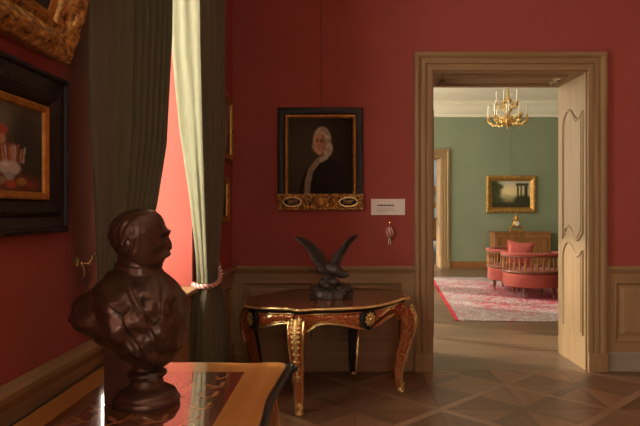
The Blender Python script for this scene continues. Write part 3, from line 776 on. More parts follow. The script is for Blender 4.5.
# brass hook of the dark curtain
p = empty('brass_curtain_hook', (XL, 2.22, 1.215), 0, 'brass curtain hook with two knobs on the red wall behind the bust', 'hook')
G().lathe([(.024, 0), (.024, .004), (.016, .009), (.009, .012)], 16).xf(Matrix.Translation((0, 0, .03)) @ Matrix.Rotation(pi/2, 4, 'Y')).build('wall_plate', M['brass'], p)
g = G(); g.tube(catmull([(.005, 0, .03), (.06, .0, .02), (.085, .005, .035), (.09, .01, .06)], 6), .0055, 8); g.ell((.09, .012, .068), .012, .012, .012, 12, 8); g.build('arm', M['brass'], p)
g = G(); g.tube(catmull([(.05, -.045, .025), (.065, -.02, .022), (.06, .02, .028), (.055, .055, .045)], 6), .0045, 8); g.ell((.05, -.05, .026), .010, .010, .010, 12, 8); g.ell((.055, .06, .05), .010, .010, .010, 12, 8); g.build('cross_arm', M['brass'], p)
g = G(); g.tube([(.03, 0, .027), (.04, .005, -.01), (.036, .01, -.045)], [.005, .0045, .002], 8); g.build('drop', M['brass'], p)

p.scale = (.75, .75, .75)
# ------------------------------------------------------------------ near table under the bust
TZ = .82
p = empty('marquetry_table', (-.58, 1.75, 0), 0, 'satinwood table with dark marquetry top and black moulded edge, bearing the bust', 'table')
ax, ay = .355, .685
def outline(ax, ay, e=0):
    pts = []
    q = [(ax, -ay*.62), (ax-.012, -ay*.3), (ax-.004, 0), (ax-.012, ay*.3), (ax, ay*.62), (ax+.012, ay*.85), (ax+.006, ay*.95), (ax-.03, ay), (ax*.6, ay-.012), (ax*.3, ay-.004), (0, ay), (-ax*.3, ay-.004), (-ax*.6, ay-.012), (-ax+.02, ay), (-ax, ay-.02), (-ax, 0), (-ax, -ay+.02), (-ax+.02, -ay), (-ax*.5, -ay+.01), (0, -ay), (ax*.5, -ay+.01), (ax-.03, -ay), (ax+.006, -ay*.95), (ax+.012, -ay*.85)]
    return [(v.x, v.y) for v in catmull([(a, b, 0) for a, b in q], 4, True)]
ol = outline(ax, ay)
shr = lambda e: [(x*(1-e/ax), y*(1-e/ay)) for x, y in ol]
G().prism(shr(.006), TZ-.024, TZ-.0006).build('top', M['satin'], p, 30)
def band(x0, x1, y0, y1, wd, z):
    out = []
    q = [(x0, y0), (x1, y0), (x1, y1), (x0, y1)]; i_ = [(x0+wd, y0+wd), (x1-wd, y0+wd), (x1-wd, y1-wd), (x0+wd, y1-wd)]
    for k in range(4): out.append([q[k], q[(k+1) % 4], i_[(k+1) % 4], i_[k]])
    return out
fx0, fx1, fy0, fy1 = -.26, .215, -.54, .535
for poly in band(fx0, fx1, fy0, fy1, .018, 0): G().prism(poly, TZ-.01, TZ-.0003).build('crossband', M['crossband'], p, 0)
field = G().prism([(fx0+.018, fy0+.018), (fx1-.018, fy0+.018), (fx1-.018, fy1-.018), (fx0+.018, fy1-.018)], TZ-.01, TZ-.0003).build('marquetry_field', M['marq'], p, 0)
# light inlaid motifs, flush with the field: diamonds and leafy strokes
def stroke(cx, cy, L, wd, a):
    pts = [(cx+cos(a)*L*t-sin(a)*wd*s, cy+sin(a)*L*t+cos(a)*wd*s) for t, s in ((-.5, 0), (-.15, .5), (.2, .45), (.5, 0), (.2, -.3), (-.15, -.35))]
    return pts
for i in range(4):
    for j in range(9):
        cx, cy = -.175+i*.103, -.46+j*.114
        for a, L, ox, oy in ((.55+.3*((i+j) % 2), .085, .012, .0), (2.5-.3*((i+j) % 2), .07, -.015, .028), (1.55, .055, .03, .045)):
            G().prism(stroke(cx+ox, cy+oy, L, .017, a), TZ-.004, TZ-.0001).build('inlay_leaf', M['inlay_wood'], field, 0)
g = G(); g.tube([(x, y, TZ-.018) for x, y in ol], .016, 10, True, up=(0, 0, 1)); g.build('edge_moulding', M['black'], p, 60)
g = G(); g.tube([(x*.985, y*.992, TZ-.038) for x, y in ol], .009, 8, True, up=(0, 0, 1)); g.build('edge_moulding', M['black'], p, 60)
# scrolled corner mounts
cm = None
for k, (sx, sy) in enumerate(((1, 1), (1, -1))):
    g = G(); x, y = sx*(ax+.020), sy*(ay-.008)
    sp = [(x+(.008+.018*t)*cos(t*7), y+sy*.004+(.008+.018*t)*sin(t*7), TZ-.022+.006*sin(t*6)) for t in [i/20 for i in range(21)]]
    g.tube(sp, [.010*(1-.4*i/20) for i in range(21)], 8); g.ell((x+.004, y, TZ-.03), .018, .018, .014, 14, 8); g.tube([(x, y, TZ-.03), (x-.005, y-sy*.02, TZ-.06), (x-.015, y-sy*.03, TZ-.085)], [.012, .010, .004], 8)
    g.build('corner_scroll', M['black'], p, 60)
ap = shr(.05); n = len(ap)
g = G(); g.add([(x, y, TZ-.03) for x, y in ap]+[(x, y, TZ-.15-.012*cos(i/n*2*pi*8)) for i, (x, y) in enumerate(ap)], [(i, (i+1) % n, n+(i+1) % n, n+i) for i in range(n)]+[tuple(range(n))])
g.build('apron', M['marq'], p, 40)
g = G(); g.tube([(x*1.003, y*1.003, TZ-.15-.012*cos(i/n*2*pi*8)) for i, (x, y) in enumerate(ap)], .006, 6, True); g.build('apron_beading', M['brass'], p, 60)
legp = [(.02, .70), (.035, .64), (.038, .56), (.022, .44), (.0, .30), (-.012, .18), (-.008, .08), (.008, .02), (.012, 0)]
def leg_geo(path, sizes, seg=4):
    g = G(); P = catmull([(a, 0, z) for a, z in path], 4); m = len(P)
    for i, c in enumerate(P):
        s = interp(sizes, i/(m-1))
        for dx, dy in ((s, 0), (0, s), (-s, 0), (0, -s)): g.v.append((c.x+dx, c.y+dy, c.z))
    for i in range(m-1):
        for k in range(4): g.f.append((i*4+k, i*4+(k+1) % 4, (i+1)*4+(k+1) % 4, (i+1)*4+k))
    g.f.append((0, 1, 2, 3)); g.f.append(tuple(4*(m-1)+k for k in range(4))); return g, P
lg, LP_ = leg_geo(legp, [(0, .045), (.3, .042), (.6, .028), (.9, .019), (1, .022)])
first = None
for sx, sy in ((1, 1), (1, -1), (-1, 1), (-1, -1)):
    a = atan2(sy, sx); loc = (sx*(ax-.085), sy*(ay-.085), 0)
    if first is None:
        first = lg.build('leg', M['walnut'], p, 30, .004); g = G()
        for dx, dy in ((.0435, 0),): g.tube([(c.x+interp([(0, .0445), (.3, .0415), (.6, .0275), (.9, .0185), (1, .0215)], i/(len(LP_)-1)), 0, c.z) for i, c in enumerate(LP_)], .005, 6)
        g.build('brass_edge', M['brass'], first)
        G().lathe([(.026, 0), (.028, .01), (.022, .03), (.02, .05)], 10, (.012, 0, 0)).build('sabot', M['gilt'], first)
        first.location = loc; first.rotation_euler = (0, 0, a)
    else: copy_part(first, p, loc, (0, 0, a))

# ------------------------------------------------------------------ bronze bust
BX, BY = -.617, 1.915; K = 1/318.5
bust = empty('bronze_bust', (BX, BY, TZ), 0, 'dark bronze bust of a balding moustached man in a coat', 'bust')
def X(px): return (px-145)*K
def Z(py): return (403-py)*K
fig = G()
# head: horizontal sections (row, front, back, half width), then features pushed out along the surface
HT = [(208.3, 143, 139, 1.5), (209, 149, 133, 8), (211, 155, 125, 14.5), (215, 159.5, 118.5, 19.5), (220, 162.5, 115, 22.8), (226, 164.5, 113, 24.4), (232, 165.3, 112, 24.8), (238, 164.6, 112.5, 24.2), (244, 164.3, 114.5, 23.2), (250, 163.6, 118, 22), (256, 163.0, 122, 20.5), (262, 161.5, 127, 18), (266, 159.5, 132, 15), (269, 156, 138, 10), (270.5, 151, 146, 2)]
YAW = radians(9); CXH = 140.0
def head(u, v):
    row = lerp(208.3, 270.5, v); f, bk, w = interp(HT, row); ph = 2*pi*u
    a = (f-CXH) if cos(ph) > 0 else (CXH-bk); n = 2.25
    r = 1/((abs(cos(ph))/max(a, .3))**n+(abs(sin(ph))/max(w, .3))**n)**(1/n)
    x, y = r*cos(ph), r*sin(ph)          # pixels, x forward, y lateral
    fr = sstep(-.1, .5, cos(ph))
    gz = lambda c, s: exp(-((row-c)/s)**2)
    gy = lambda c, s: exp(-((abs(y)-c)/s)**2)
    d = 0
    d += 3.4*gz(231.5, 2.6)*exp(-(abs(y)/13)**4)*fr                     # brow ridge
    d += 2.0*gz(230.5, 1.6)*gy(8.5, 4.5)*fr                              # eyebrows
    d -= 3.4*gz(237.5, 3.0)*gy(8.2, 4.2)*fr                              # sockets
    d += 1.9*gz(238.0, 1.7)*gy(8.4, 2.6)*fr                              # eyeballs
    ns = sstep(233, 246, row)*(1-sstep(248, 252.5, row))
    d += (2.2+4.4*ns)*exp(-(y/(2.4+1.5*ns))**2)*sstep(231, 234, row)*(1-sstep(248.5, 252.5, row))*fr  # nose
    d += 2.0*gz(247, 1.8)*gy(3.8, 1.8)*fr                                # nostrils
    d += 1.8*gz(245, 4.5)*gy(13.5, 4.5)*fr                               # cheekbones
    d -= 1.2*gz(253, 5)*gy(15, 4)*fr
    mrow = 254.0+.032*y*y
    d += 5.6*exp(-(abs(row-mrow)/4.3)**2.6)*exp(-(abs(y)/10.5)**4)*fr*(1+.16*sin(y*2.6+row*.6))   # moustache
    d -= 1.0*gz(259.3, .9)*exp(-(abs(y)/5)**4)*fr
    d += 1.6*gz(260.8, 1.5)*exp(-(abs(y)/4.5)**2)*fr                     # lower lip
    d += 2.2*gz(266.5, 3)*exp(-(abs(y)/6.5)**2)*fr                       # chin
    d -= .5*(gz(221, .9)+gz(225, .9))*exp(-(abs(y)/14)**4)*fr            # forehead lines
    # hair: sides and back, brushed in strands
    side = (1-sstep(-.15, .25, cos(ph)))*sstep(214, 224, row)*(1-sstep(252, 258, row))
    d += side*(1.6+1.6*mnoise.noise(Vector((ph*6+row*.05, row*.10, 3)))+.45*sin(ph*26+row*.35+2*sin(row*.2)))
    k = 1+d/max(r, 6)
    x, y = x*k, y*k
    xw = x*cos(YAW)-y*sin(YAW); yw = x*sin(YAW)+y*cos(YAW)
    return (X(CXH+xw), yw*K, Z(row))
fig.grid(head, 160, 130, wu=True, capv=True)
for s in (-1, 1):                       # ears
    for (ex, ez, rx, rz, oy) in ((135.5, 243, 4.6, 7.6, 25.2), (136.5, 249.5, 2.8, 3.4, 23.5)):
        fig.ell((X(ex), s*oy*K+(ex-CXH)*K*sin(YAW), Z(ez)), rx*K, 2.6*K, rz*K, 14, 10, Matrix.Rotation(radians(14), 3, 'Y'))
    pts = [(X(136+4.8*cos(a)), s*27.2*K, Z(242.5-7.8*sin(a))) for a in [i*pi/10-pi*.35 for i in range(15)]]
    fig.tube(pts, 1.3*K, 6)
# neck and standing collar
fig.grid(lambda u, v: (X(lerp(136, 137, v)+lerp(17, 23, v)*cos(2*pi*u)), lerp(17, 21, v)*K*sin(2*pi*u), Z(lerp(244, 290, v))), 48, 12, wu=True, capv=True)
fig.grid(lambda u, v: (X(138.5+(23.5+1.5*v)*cos(2*pi*u)), (20.5+2.5*v)*K*sin(2*pi*u), Z(lerp(265.5, 284, v)+3.5*cos(2*pi*u)*(1-v)+.8*sin(14*pi*u))), 64, 8, wu=True, capv=True)
# torso sections (row, left, right, near, far, skew)
TT = [(268, 120, 158, 17, 18), (273, 113, 165, 24, 24), (279, 106, 172, 33, 31), (286, 97.5, 179, 42, 38), (294, 89, 184, 48, 43), (303, 80.5, 187, 51, 46), (311, 75, 188.5, 52, 47), (317, 73.5, 189, 52, 47), (322, 79, 189, 51, 46), (329, 92, 188, 49, 45), (336, 104, 186, 46, 43), (343, 113, 183.5, 43, 40), (351, 123, 179, 38, 36), (358, 132, 173.5, 31, 30), (364, 141, 167, 22, 20), (368, 148, 160, 8, 8)]
def inpoly(x, z, poly):
    ins = False; n = len(poly); dm = 1e9
    for i in range(n):
        (x0, z0), (x1, z1) = poly[i], poly[(i+1) % n]
        if (z0 > z) != (z1 > z) and x < (x1-x0)*(z-z0)/(z1-z0)+x0: ins = not ins
        L2 = (x1-x0)**2+(z1-z0)**2; t = max(0, min(1, ((x-x0)*(x1-x0)+(z-z0)*(z1-z0))/L2)); dm = min(dm, sqrt((x-x0-t*(x1-x0))**2+(z-z0-t*(z1-z0))**2))
    return dm if ins else -dm
COLLAR = [(114, 270), (126, 265), (133, 273), (143, 286), (150, 297), (142, 306), (132, 297), (120, 283)]
LAPEL = [(140, 303), (151, 297), (160, 306), (168, 326), (170, 348), (162, 356), (156, 338), (146, 320)]
SHIRT = [(134, 268), (160, 268), (172, 284), (174, 310), (168, 318), (158, 302), (148, 290)]
def torso(u, v):
    row = lerp(268, 368, v); l, r, nr, fa = interp(TT, row); ph = 2*pi*u
    cx = lerp(l, r, .58); a = (r-cx) if cos(ph) > 0 else (cx-l); b = nr if sin(ph) < 0 else fa
    n = 2.15 if cos(ph) > 0 else lerp(2.15, 1.5, sstep(0, .5, -cos(ph))*sstep(285, 312, row)); rr = 1/((abs(cos(ph))/a)**n+(abs(sin(ph))/b)**n)**(1/n)
    x, y = cx+rr*cos(ph), rr*sin(ph)
    d = 0
    if sin(ph) < .15:
        for poly, hgt in ((COLLAR, 4.8), (LAPEL, 4.2)):
            d += hgt*sstep(-.8, 1.2, inpoly(x, row, poly))
        d -= 4.6*sstep(-.5, 2.0, inpoly(x, row, SHIRT))*(1-sstep(-.8, 1.2, inpoly(x, row, COLLAR)))
    ed = sstep(270, 290, row)*(1-sstep(350, 366, row))
    d += ed*(2.4*sin((x-row*.75)*.17+1.3*sin(row*.08))+1.5*sin((x*.7+row)*.21+2))*sstep(.0, .3, -sin(ph)+.3)*.9
    d += 2.2*mnoise.noise(Vector((x*.06, row*.05, y*.05)))*ed+.9*mnoise.noise(Vector((x*.2, row*.16, y*.16)))*ed
    k = 1+d/max(12, rr)
    x, y = cx+(x-cx)*k, y*k
    y += .30*(x-cx) if x < cx else -.10*(x-cx)
    return (X(x), y*K, Z(row))
fig.grid(torso, 220, 150, wu=True, capv=True)
# cravat knot, buttons
fig.ell((X(157), -15*K, Z(283)), 6*K, 7*K, 4.5*K, 14, 10); fig.ell((X(163), -13*K, Z(290)), 5*K, 8*K, 7*K, 14, 10)
for bx, bz, by in ((172, 322, -30), (172, 338, -30)): fig.ell((X(bx), by*K, Z(bz)), 2.6*K, 2.6*K, 2.6*K, 10, 8)
def fuse(g, name, mat, parent, voxel, sm=3):
    o = g.build(name, mat, parent, 0)
    r = o.modifiers.new('r', 'REMESH'); r.mode = 'VOXEL'; r.voxel_size = voxel
    s = o.modifiers.new('s', 'SMOOTH'); s.iterations = sm; s.factor = .4
    dg = bpy.context.evaluated_depsgraph_get(); me = bpy.data.meshes.new_from_object(o.evaluated_get(dg)); o.modifiers.clear()
    me.name = name; o.data = me; me.polygons.foreach_set('use_smooth', [True]*len(me.polygons)); 
    if not me.materials: me.materials.append(mat)
    return o
fuse(fig, 'figure', M['bronze'], bust, .0018, 1)
# rear prop and turned socle
g = G().prism([(X(105), -.015), (X(136), -.015), (X(136), .065), (X(105), .065)], 0, Z(335)); g.build('rear_support', M['bronze'], bust, 0, .003)
soc = [(.001, 0), (.098, 0), (.102, .006), (.102, .018), (.098, .024), (.095, .026), (.093, .034), (.088, .042), (.074, .050), (.060, .056), (.054, .062), (.050, .072), (.049, .080), (.052, .086), (.060, .090), (.062, .096), (.060, .102), (.050, .106), (.044, .112), (.046, .135), (.001, .136)]
G().lathe(soc, 48, (.004, -.0, 0)).build('socle', M['bronze'], bust, 50)
g = G().box(.028, .058, -.070, -.045, .088, .112); g.build('plaque', M['bronze2'], bust, 0, .002)
for k in range(2): G().box(.031, .055, -.0708, -.070, .095+.008*k, .098+.008*k).build('plaque_line', M['bronze'], bust, 0)

# ------------------------------------------------------------------ inlaid red table
T2Z = .745; TA = radians(35.9)
bt = empty('inlaid_centre_table', (-.10, 4.765, 0), TA, 'serpentine red tortoiseshell and brass inlaid table carrying the eagle', 'table')
quarter = [(.700, 0), (.688, .075), (.645, .150), (.585, .215), (.537, .262), (.520, .300), (.522, .335), (.508, .362), (.478, .378), (.44, .382), (.40, .393), (.33, .432), (.22, .482), (.11, .516), (0, .528)]
def full(q):
    a = q; b = [(-x, y) for x, y in q[::-1][1:]]; top_ = a+b
    bot = [(x, -y) for x, y in top_[::-1][1:-1]]
    return top_+bot
OL = [(v.x, v.y) for v in catmull([(a, b, 0) for a, b in full(quarter)], 4, True)]
def shrink(pl, e):
    n = len(pl); out = []
    for i in range(n):
        a, b = Vector((*pl[i-1], 0)), Vector((*pl[(i+1) % n], 0)); t = (b-a).normalized(); out.append((pl[i][0]-t.y*e, pl[i][1]+t.x*e))
    return out
G().prism(shrink(OL, .010), T2Z-.020, T2Z).build('top', M['boulle_top'], bt, 30)
g = G(); g.tube([(x, y, T2Z-.010) for x, y in shrink(OL, .006)], .0115, 10, True, up=(0, 0, 1)); rim = g.build('gilt_rim', M['brass'], bt, 60)
rp = shrink(OL, -.004); acc = 0; g = G()
L = 0
for i in range(len(rp)):
    a, b = Vector((*rp[i], 0)), Vector((*rp[(i+1) % len(rp)], 0)); seg = (b-a).length
    while acc <= L+seg:
        c = a.lerp(b, (acc-L)/seg); g.ell((c.x, c.y, T2Z-.012), .0052, .0052, .008, 6, 5); acc += .014
    L += seg
g.build('beading', M['gilt'], rim, 60)
G().prism(shrink(OL, .026), T2Z-.042, T2Z-.020).build('black_band', M['black'], bt, 30)
# apron with scalloped lower edge; deepest at the middle of every side, high next to the legs
AP = shrink(OL, .045); n = len(AP)
corner = [(.46, .30), (-.46, .30), (-.46, -.30), (.46, -.30)]
def apron_z(x, y):
    a = atan2(y/.50, x/.66)
    dm = min(abs((a-k*pi/2+pi) % (2*pi)-pi) for k in range(4))       # angle from the nearest side middle
    return T2Z-.042-(.074+.056*exp(-(dm/.30)**2)+.060*exp(-((dm-.80)/.13)**2))
g = G(); zt = T2Z-.042
g.add([(x, y, zt) for x, y in AP]+[(x, y, apron_z(x, y)) for x, y in AP], [(i, (i+1) % n, n+(i+1) % n, n+i) for i in range(n)])
ap_o = g.build('apron', M['boulle'], bt, 40); s = ap_o.modifiers.new('s', 'SOLIDIFY'); s.thickness = .018
ob = shrink(OL, .041)
g = G(); g.tube([(x, y, apron_z(*AP[i])+.001) for i, (x, y) in enumerate(ob)], .0095, 8, True); g.build('brass_border', M['brass'], ap_o, 60)
g = G(); g.tube([(x, y, apron_z(*AP[i])+.016) for i, (x, y) in enumerate(ob)], .0025, 6, True); g.build('brass_border', M['brass'], ap_o, 60)
g = G(); g.tube([(x, y, zt-.007) for x, y in ob], .008, 8, True); g.build('brass_border', M['brass'], ap_o, 60)
def cartouche(cx, cy, a):
    c = G(); c.grid(lambda u, v: ((.068*cos(2*pi*u)*(1+.05*cos(4*pi*u)))*min(1, 1.6*(1-v)) if v > .35 else .068*cos(2*pi*u)*(1+.05*cos(4*pi*u)), -.004-.030*min(1, v/.5)-.006*v, (.080*sin(2*pi*u))*min(1, 1.6*(1-v)) if v > .35 else .080*sin(2*pi*u)), 32, 10, wu=True, capv=True)
    m = Matrix.Translation((cx, cy, T2Z-.100)) @ Matrix.Rotation(a, 4, 'Z')
    co = c.xf(m).build('cartouche', M['black'], bt, 60)
    r = G()
    for k in range(10):
        t = 2*pi*k/10; r.ell((.026*cos(t), -.045, .026*sin(t)), .017, .007, .009, 10, 6, Matrix.Rotation(-t, 3, 'Y'))
    for k in range(10):
        t = 2*pi*(k+.5)/10; r.ell((.038*cos(t), -.041, .044*sin(t)), .010, .005, .007, 8, 6, Matrix.Rotation(-t, 3, 'Y'))
    r.ell((0, -.050, 0), .014, .012, .014, 12, 8)
    r.xf(m).build('gilt_rosette', M['gilt'], co, 60)
cartouche(0, -.475, 0); cartouche(0, .475, pi); cartouche(-.648, 0, -pi/2); cartouche(.648, 0, pi/2)
# cabriole legs, square in section, set diagonally
def bleg():
    path = [(.040, .665), (.062, .615), (.074, .555), (.066, .48), (.042, .38), (.016, .27), (-.002, .17), (-.006, .09), (.002, .03), (.010, .0)]
    sz = [(0, .062), (.12, .064), (.3, .057), (.55, .040), (.8, .028), (.95, .022), (1, .024)]
    lgm, P = leg_geo(path, sz)
    # turn the section so that a flat face looks outward along local x
    g = G(); m = len(P)
    for i, c in enumerate(P):
        s = interp(sz, i/(m-1))*.86
        for dx, dy in ((s, -s), (s, s), (-s, s), (-s, -s)): g.v.append((c.x+dx, c.y+dy, c.z))
    g.f = lgm.f
    lo = g.build('leg', M['boulle'], bt, 30, .003, fix=False); lo.data.materials.append(M['black'])
    for q, pl in enumerate(lo.data.polygons):
        if q < 4*(m-1) and q % 4 == 2: pl.material_index = 1
    for dy in (-1, 1):
        for dx in (1,):
            e = G(); e.tube([(c.x+dx*interp(sz, i/(m-1))*.86, c.y+dy*interp(sz, i/(m-1))*.86, c.z) for i, c in enumerate(P)], .0085, 6); e.build('brass_edge', M['brass'], lo, 60)
    # gilt knee mount: acanthus spray running down the front face
    k = G()
    top_n = int(m*.60)
    for i in range(0, top_n):
        c = P[i]; s = interp(sz, i/(m-1))*.86; q = i/top_n
        k.ell((c.x+s+.003, 0, c.z), .016, s*.42*(1-.6*q)+.004, .018, 10, 6)
        if i % 2 == 0:
            for sg in (-1, 1):
                k.ell((c.x+s+.004, sg*s*.48*(1-.6*q), c.z+.004), .013, s*.34*(1-.5*q)+.003, .012, 10, 6, Matrix.Rotation(sg*.7, 3, 'X'))
    c = P[1]; k.ell((c.x+.05, 0, c.z), .022, .020, .030, 12, 8)
    k.ell((P[4].x+.05, 0, P[4].z), .018, .016, .030, 12, 8)
    k.build('knee_mount', M['gilt'], lo, 70)
    f = G(); f.lathe([(.028, 0), (.033, .008), (.030, .022), (.024, .034), (.026, .046), (.020, .060), (.012, .085)], 14, (.010, 0, 0))
    for a in range(5): f.ell((.010+.024*cos(a*1.25), .024*sin(a*1.25), .055), .010, .010, .020, 8, 6)
    f.build('sabot', M['gilt'], lo, 60)
    return lo
l0 = None
for k, (x, y) in enumerate([(-.46, -.30), (.46, -.30), (.46, .30), (-.46, .30)]):
    a = atan2(y, x); a = {0: -pi*.75, 1: -pi*.25, 2: pi*.25, 3: pi*.75}[k]
    if l0 is None: l0 = bleg(); l0.location = (x, y, 0); l0.rotation_euler = (0, 0, a)
    else: copy_part(l0, bt, (x, y, 0), (0, 0, a))

# ------------------------------------------------------------------ bronze eagle
eg = empty('eagle_statuette', (-.077, 4.68, T2Z+.002), 0, 'dark bronze eagle with raised wings on a rocky base', 'statuette')
KE = 1/130
ex = lambda px: (px-332)*KE
ez = lambda py: (298-py)*KE
g = G()
def crag(u, v):
    a = 2*pi*u; rr = 1+.10*mnoise.noise(Vector((cos(a)*4, sin(a)*4, v*3)))+.05*sin(a*11+v*4)
    k = [1.0, 1.0, .97, .90, .6, .05][round(v*5)]; z = [0, .025, .052, .062, .075, .085][round(v*5)]
    return (ex(331.5)+.165*k*rr*cos(a), .105*k*rr*sin(a), z+(.010*mnoise.noise(Vector((cos(a)*6, sin(a)*6, 5+v))) if 0 < v < 1 else 0))
g.grid(crag, 60, 6, wu=True, capv=True); g.build('plinth', M['bronze2'], eg, 25)
g = G(); random.seed(3)
for k in range(26):
    t = random.random(); x = lerp(315, 350, random.random()); top = 278 if 322 < x < 336 else 286
    z = lerp(292, top, random.random()**1.3); g.ell((ex(x), random.uniform(-.07, .07), ez(z)), random.uniform(.025, .05), random.uniform(.025, .05), random.uniform(.02, .035), 7, 5, Matrix.Rotation(random.random()*2, 3, 'Z') @ Matrix.Rotation(random.random(), 3, 'X'))
g.ell((ex(329), 0, ez(284)), .06, .06, .07, 8, 6)
g.build('rock', M['bronze2'], eg, 25)
body = catmull([(ex(318), .01, ez(273)), (ex(324), 0, ez(271)), (ex(329), 0, ez(269)), (ex(335), 0, ez(270)), (ex(340), -.005, ez(273.5)), (ex(344), -.008, ez(274.5)), (ex(347.5), -.01, ez(274.5)), (ex(349), -.01, ez(275))], 5)
g = G(); R_ = [(0, .010), (.14, .028), (.30, .050), (.45, .052), (.60, .036), (.72, .027), (.86, .026), (.95, .016), (1, .006)]
g.tube(body, [interp(R_, i/(len(body)-1))*(1+.05*sin(i*2.1)) for i in range(len(body))], 14)
for s in (-1, 1):
    g.tube([(ex(328), s*.03, ez(273)), (ex(329), s*.032, ez(279)), (ex(331), s*.03, ez(283))], [.026, .018, .010], 8)
    for t in (-.3, .4, 1.1): g.tube([(ex(331), s*.03, ez(283)), (ex(331)+.03*cos(t), s*.03+.02*sin(t), ez(283.5)), (ex(331)+.04*cos(t), s*.03+.028*sin(t), ez(285))], [.007, .006, .003], 6)
g.build('body', M['bronze2'], eg, 70)
g = G(); g.tube([(ex(346.5), -.012, ez(274)), (ex(349), -.012, ez(274.3)), (ex(350), -.012, ez(276))], [.010, .008, .002], 8); g.build('beak', M['brass'], eg, 60)
g = G()
for k in range(6):
    a = -.5+.2*k; g.tube([(ex(320), .01+.02*a, ez(272)), (ex(314), .01+.06*a, ez(271.5+abs(a))), (ex(308.5)+.02*abs(a), .01+.10*a, ez(270.5+1.5*abs(a)))], [.010, .012, .004], 6, flat=.35, up=(0, 0, 1))
g.build('tail', M['bronze2'], eg, 60)
def wing(lead, trail, y0, y1):
    a = catmull([(ex(x), 0, ez(z)) for x, z in lead], 8); b = catmull([(ex(x), 0, ez(z)) for x, z in trail], 8); g = G(); n = min(len(a), len(b))
    a = [a[round(i*(len(a)-1)/30)] for i in range(31)]; b = [b[round(i*(len(b)-1)/30)] for i in range(31)]
    def fn(u, v):
        i = round(u*30); p = a[i].lerp(b[i], v); yy = lerp(y0, y1, u**1.2)
        ridge = .0035*sin(v*26+u*5)*sstep(.1, .4, u)
        return (p.x, yy-.018*sin(pi*v)+ridge, p.z)
    g.grid(fn, 31, 15); f2 = G().grid(lambda u, v: (lambda p: (p[0], p[1]+.012*(1-.6*u), p[2]))(fn(u, v)), 31, 15); g.add(f2.v, f2.f)
    # leading-edge bone and separate flight feathers along the trailing edge
    g.tube([(p.x, lerp(y0, y1, (i/30)**1.2)+.004, p.z) for i, p in enumerate(a)], [.013*(1-.75*i/30)+.002 for i in range(31)], 8)
    for k in range(13):
        i = 3+2*k; p = b[i]; q = a[i]; d = (b[min(30, i+2)]-b[max(0, i-2)]).normalized(); o_ = (p-q).normalized()
        c0 = q.lerp(p, .45); c1 = p+o_*.004; c2 = p+o_*.016+d*.05
        yy = lerp(y0, y1, (i/30)**1.2)
        g.tube([(c0.x, yy-.014, c0.z), (c1.x, yy-.006, c1.z), (c2.x, yy+.004, c2.z)], [.008, .012, .002], 6, flat=.3, up=(0, 1, 0))
    g.build('wing', M['bronze2'], eg, 60)
wing([(327.5, 266), (324, 257.5), (321, 252), (313, 243.5), (305, 238.5), (296.5, 236)], [(323, 275), (318, 265), (314.5, 259.5), (310.5, 251), (304, 243), (296.7, 236.6)], -.02, -.13)
wing([(330.5, 263.5), (334, 257.5), (339.5, 250.5), (345, 244), (350, 239), (356.5, 235.6)], [(336, 268), (339, 262), (342.5, 255.5), (347, 248), (351.5, 241.5), (356.7, 236.2)], .02, .12)

# ------------------------------------------------------------------ chandelier in the green room
ch = empty('chandelier', (2.80, 10.3, 2.80), 0, 'two-tiered gilt chandelier with ivory candles hanging in the green room', 'chandelier')
st = [(.001, -.02), (.012, -.015), (.02, .0), (.012, .015), (.03, .03), (.085, .06), (.11, .10), (.10, .14), (.06, .17), (.03, .19), (.025, .24), (.045, .27), (.05, .30), (.03, .34), (.02, .38), (.035, .41), (.05, .45), (.035, .50), (.018, .54), (.022, .60), (.012, .66), (.001, .68)]
G().lathe(st, 20).build('stem', M['gilt'], ch, 60)
g = G(); z = .67; k = 0
while z < 1.16:
    r = [(.014*cos(a*pi/5), 0, z+.022*sin(a*pi/5)) for a in range(10)]
    if k % 2: r = [(0, a, b) for a, _, b in r]
    g.tube(r, .0035, 5, True); z += .034; k += 1
g.lathe([(.001, 1.12), (.02, 1.12), (.06, 1.17), (.065, 1.195), (.001, 1.196)], 16)
g.build('chain', M['gilt'], ch, 60)
def arm(R, z0, zc, name='arm'):
    g = G(); pts = catmull([(.03, 0, z0), (R*.35, 0, z0-.05), (R*.70, 0, z0-.075), (R*.95, 0, z0-.02), (R, 0, zc-.03)], 6); g.tube(pts, .011, 7)
    g.tube(catmull([(R*.45, 0, z0-.06), (R*.52, 0, z0-.0), (R*.62, 0, z0+.01), (R*.60, 0, z0-.03)], 5), .008, 6)
    for t in (.35, .6, .8): 
        p = pts[int(t*(len(pts)-1))]; g.ell((p.x, 0, p.z-.012), .022, .014, .020, 8, 6)
    a = g.build(name, M['gilt'], ch, 60)
    G().lathe([(.006, -.03), (.018, -.022), (.036, -.006), (.040, 0), (.02, .004), (.018, .02), (.02, .04), (.016, .045)], 12, (R, 0, zc)).build('drip_pan', M['gilt'], a, 60)
    G().lathe([(.0125, .04), (.0125, .20), (.009, .21), (.003, .225), (.001, .235)], 10, (R, 0, zc)).build('candle', M['wax'], a, 60)
    return a
a1 = arm(.33, .13, .15); a2 = arm(.185, .42, .40)
for k in range(1, 10): copy_part(a1, ch, None, (0, 0, 2*pi*k/10))
a1.rotation_euler = (0, 0, 0)
a3 = arm(.245, .20, .20); a3.rotation_euler = (0, 0, .31)
for k in range(1, 6): copy_part(a3, ch, None, (0, 0, 2*pi*k/6+.31))
for R0, z0 in ((.10, .085), (.06, .165), (.048, .30), (.048, .45)):
    g = G(); g.tube([(R0*.85*cos(2*pi*i/24), R0*.85*sin(2*pi*i/24), z0) for i in range(24)], .012, 6, True)
    for k in range(16):
        a = 2*pi*k/16; g.ell((R0*cos(a), R0*sin(a), z0), .026, .018, .036, 7, 5, Matrix.Rotation(a, 3, 'Z') @ Matrix.Rotation(.5, 3, 'Y'))
    g.build('leaf_collar', M['gilt'], ch, 60)
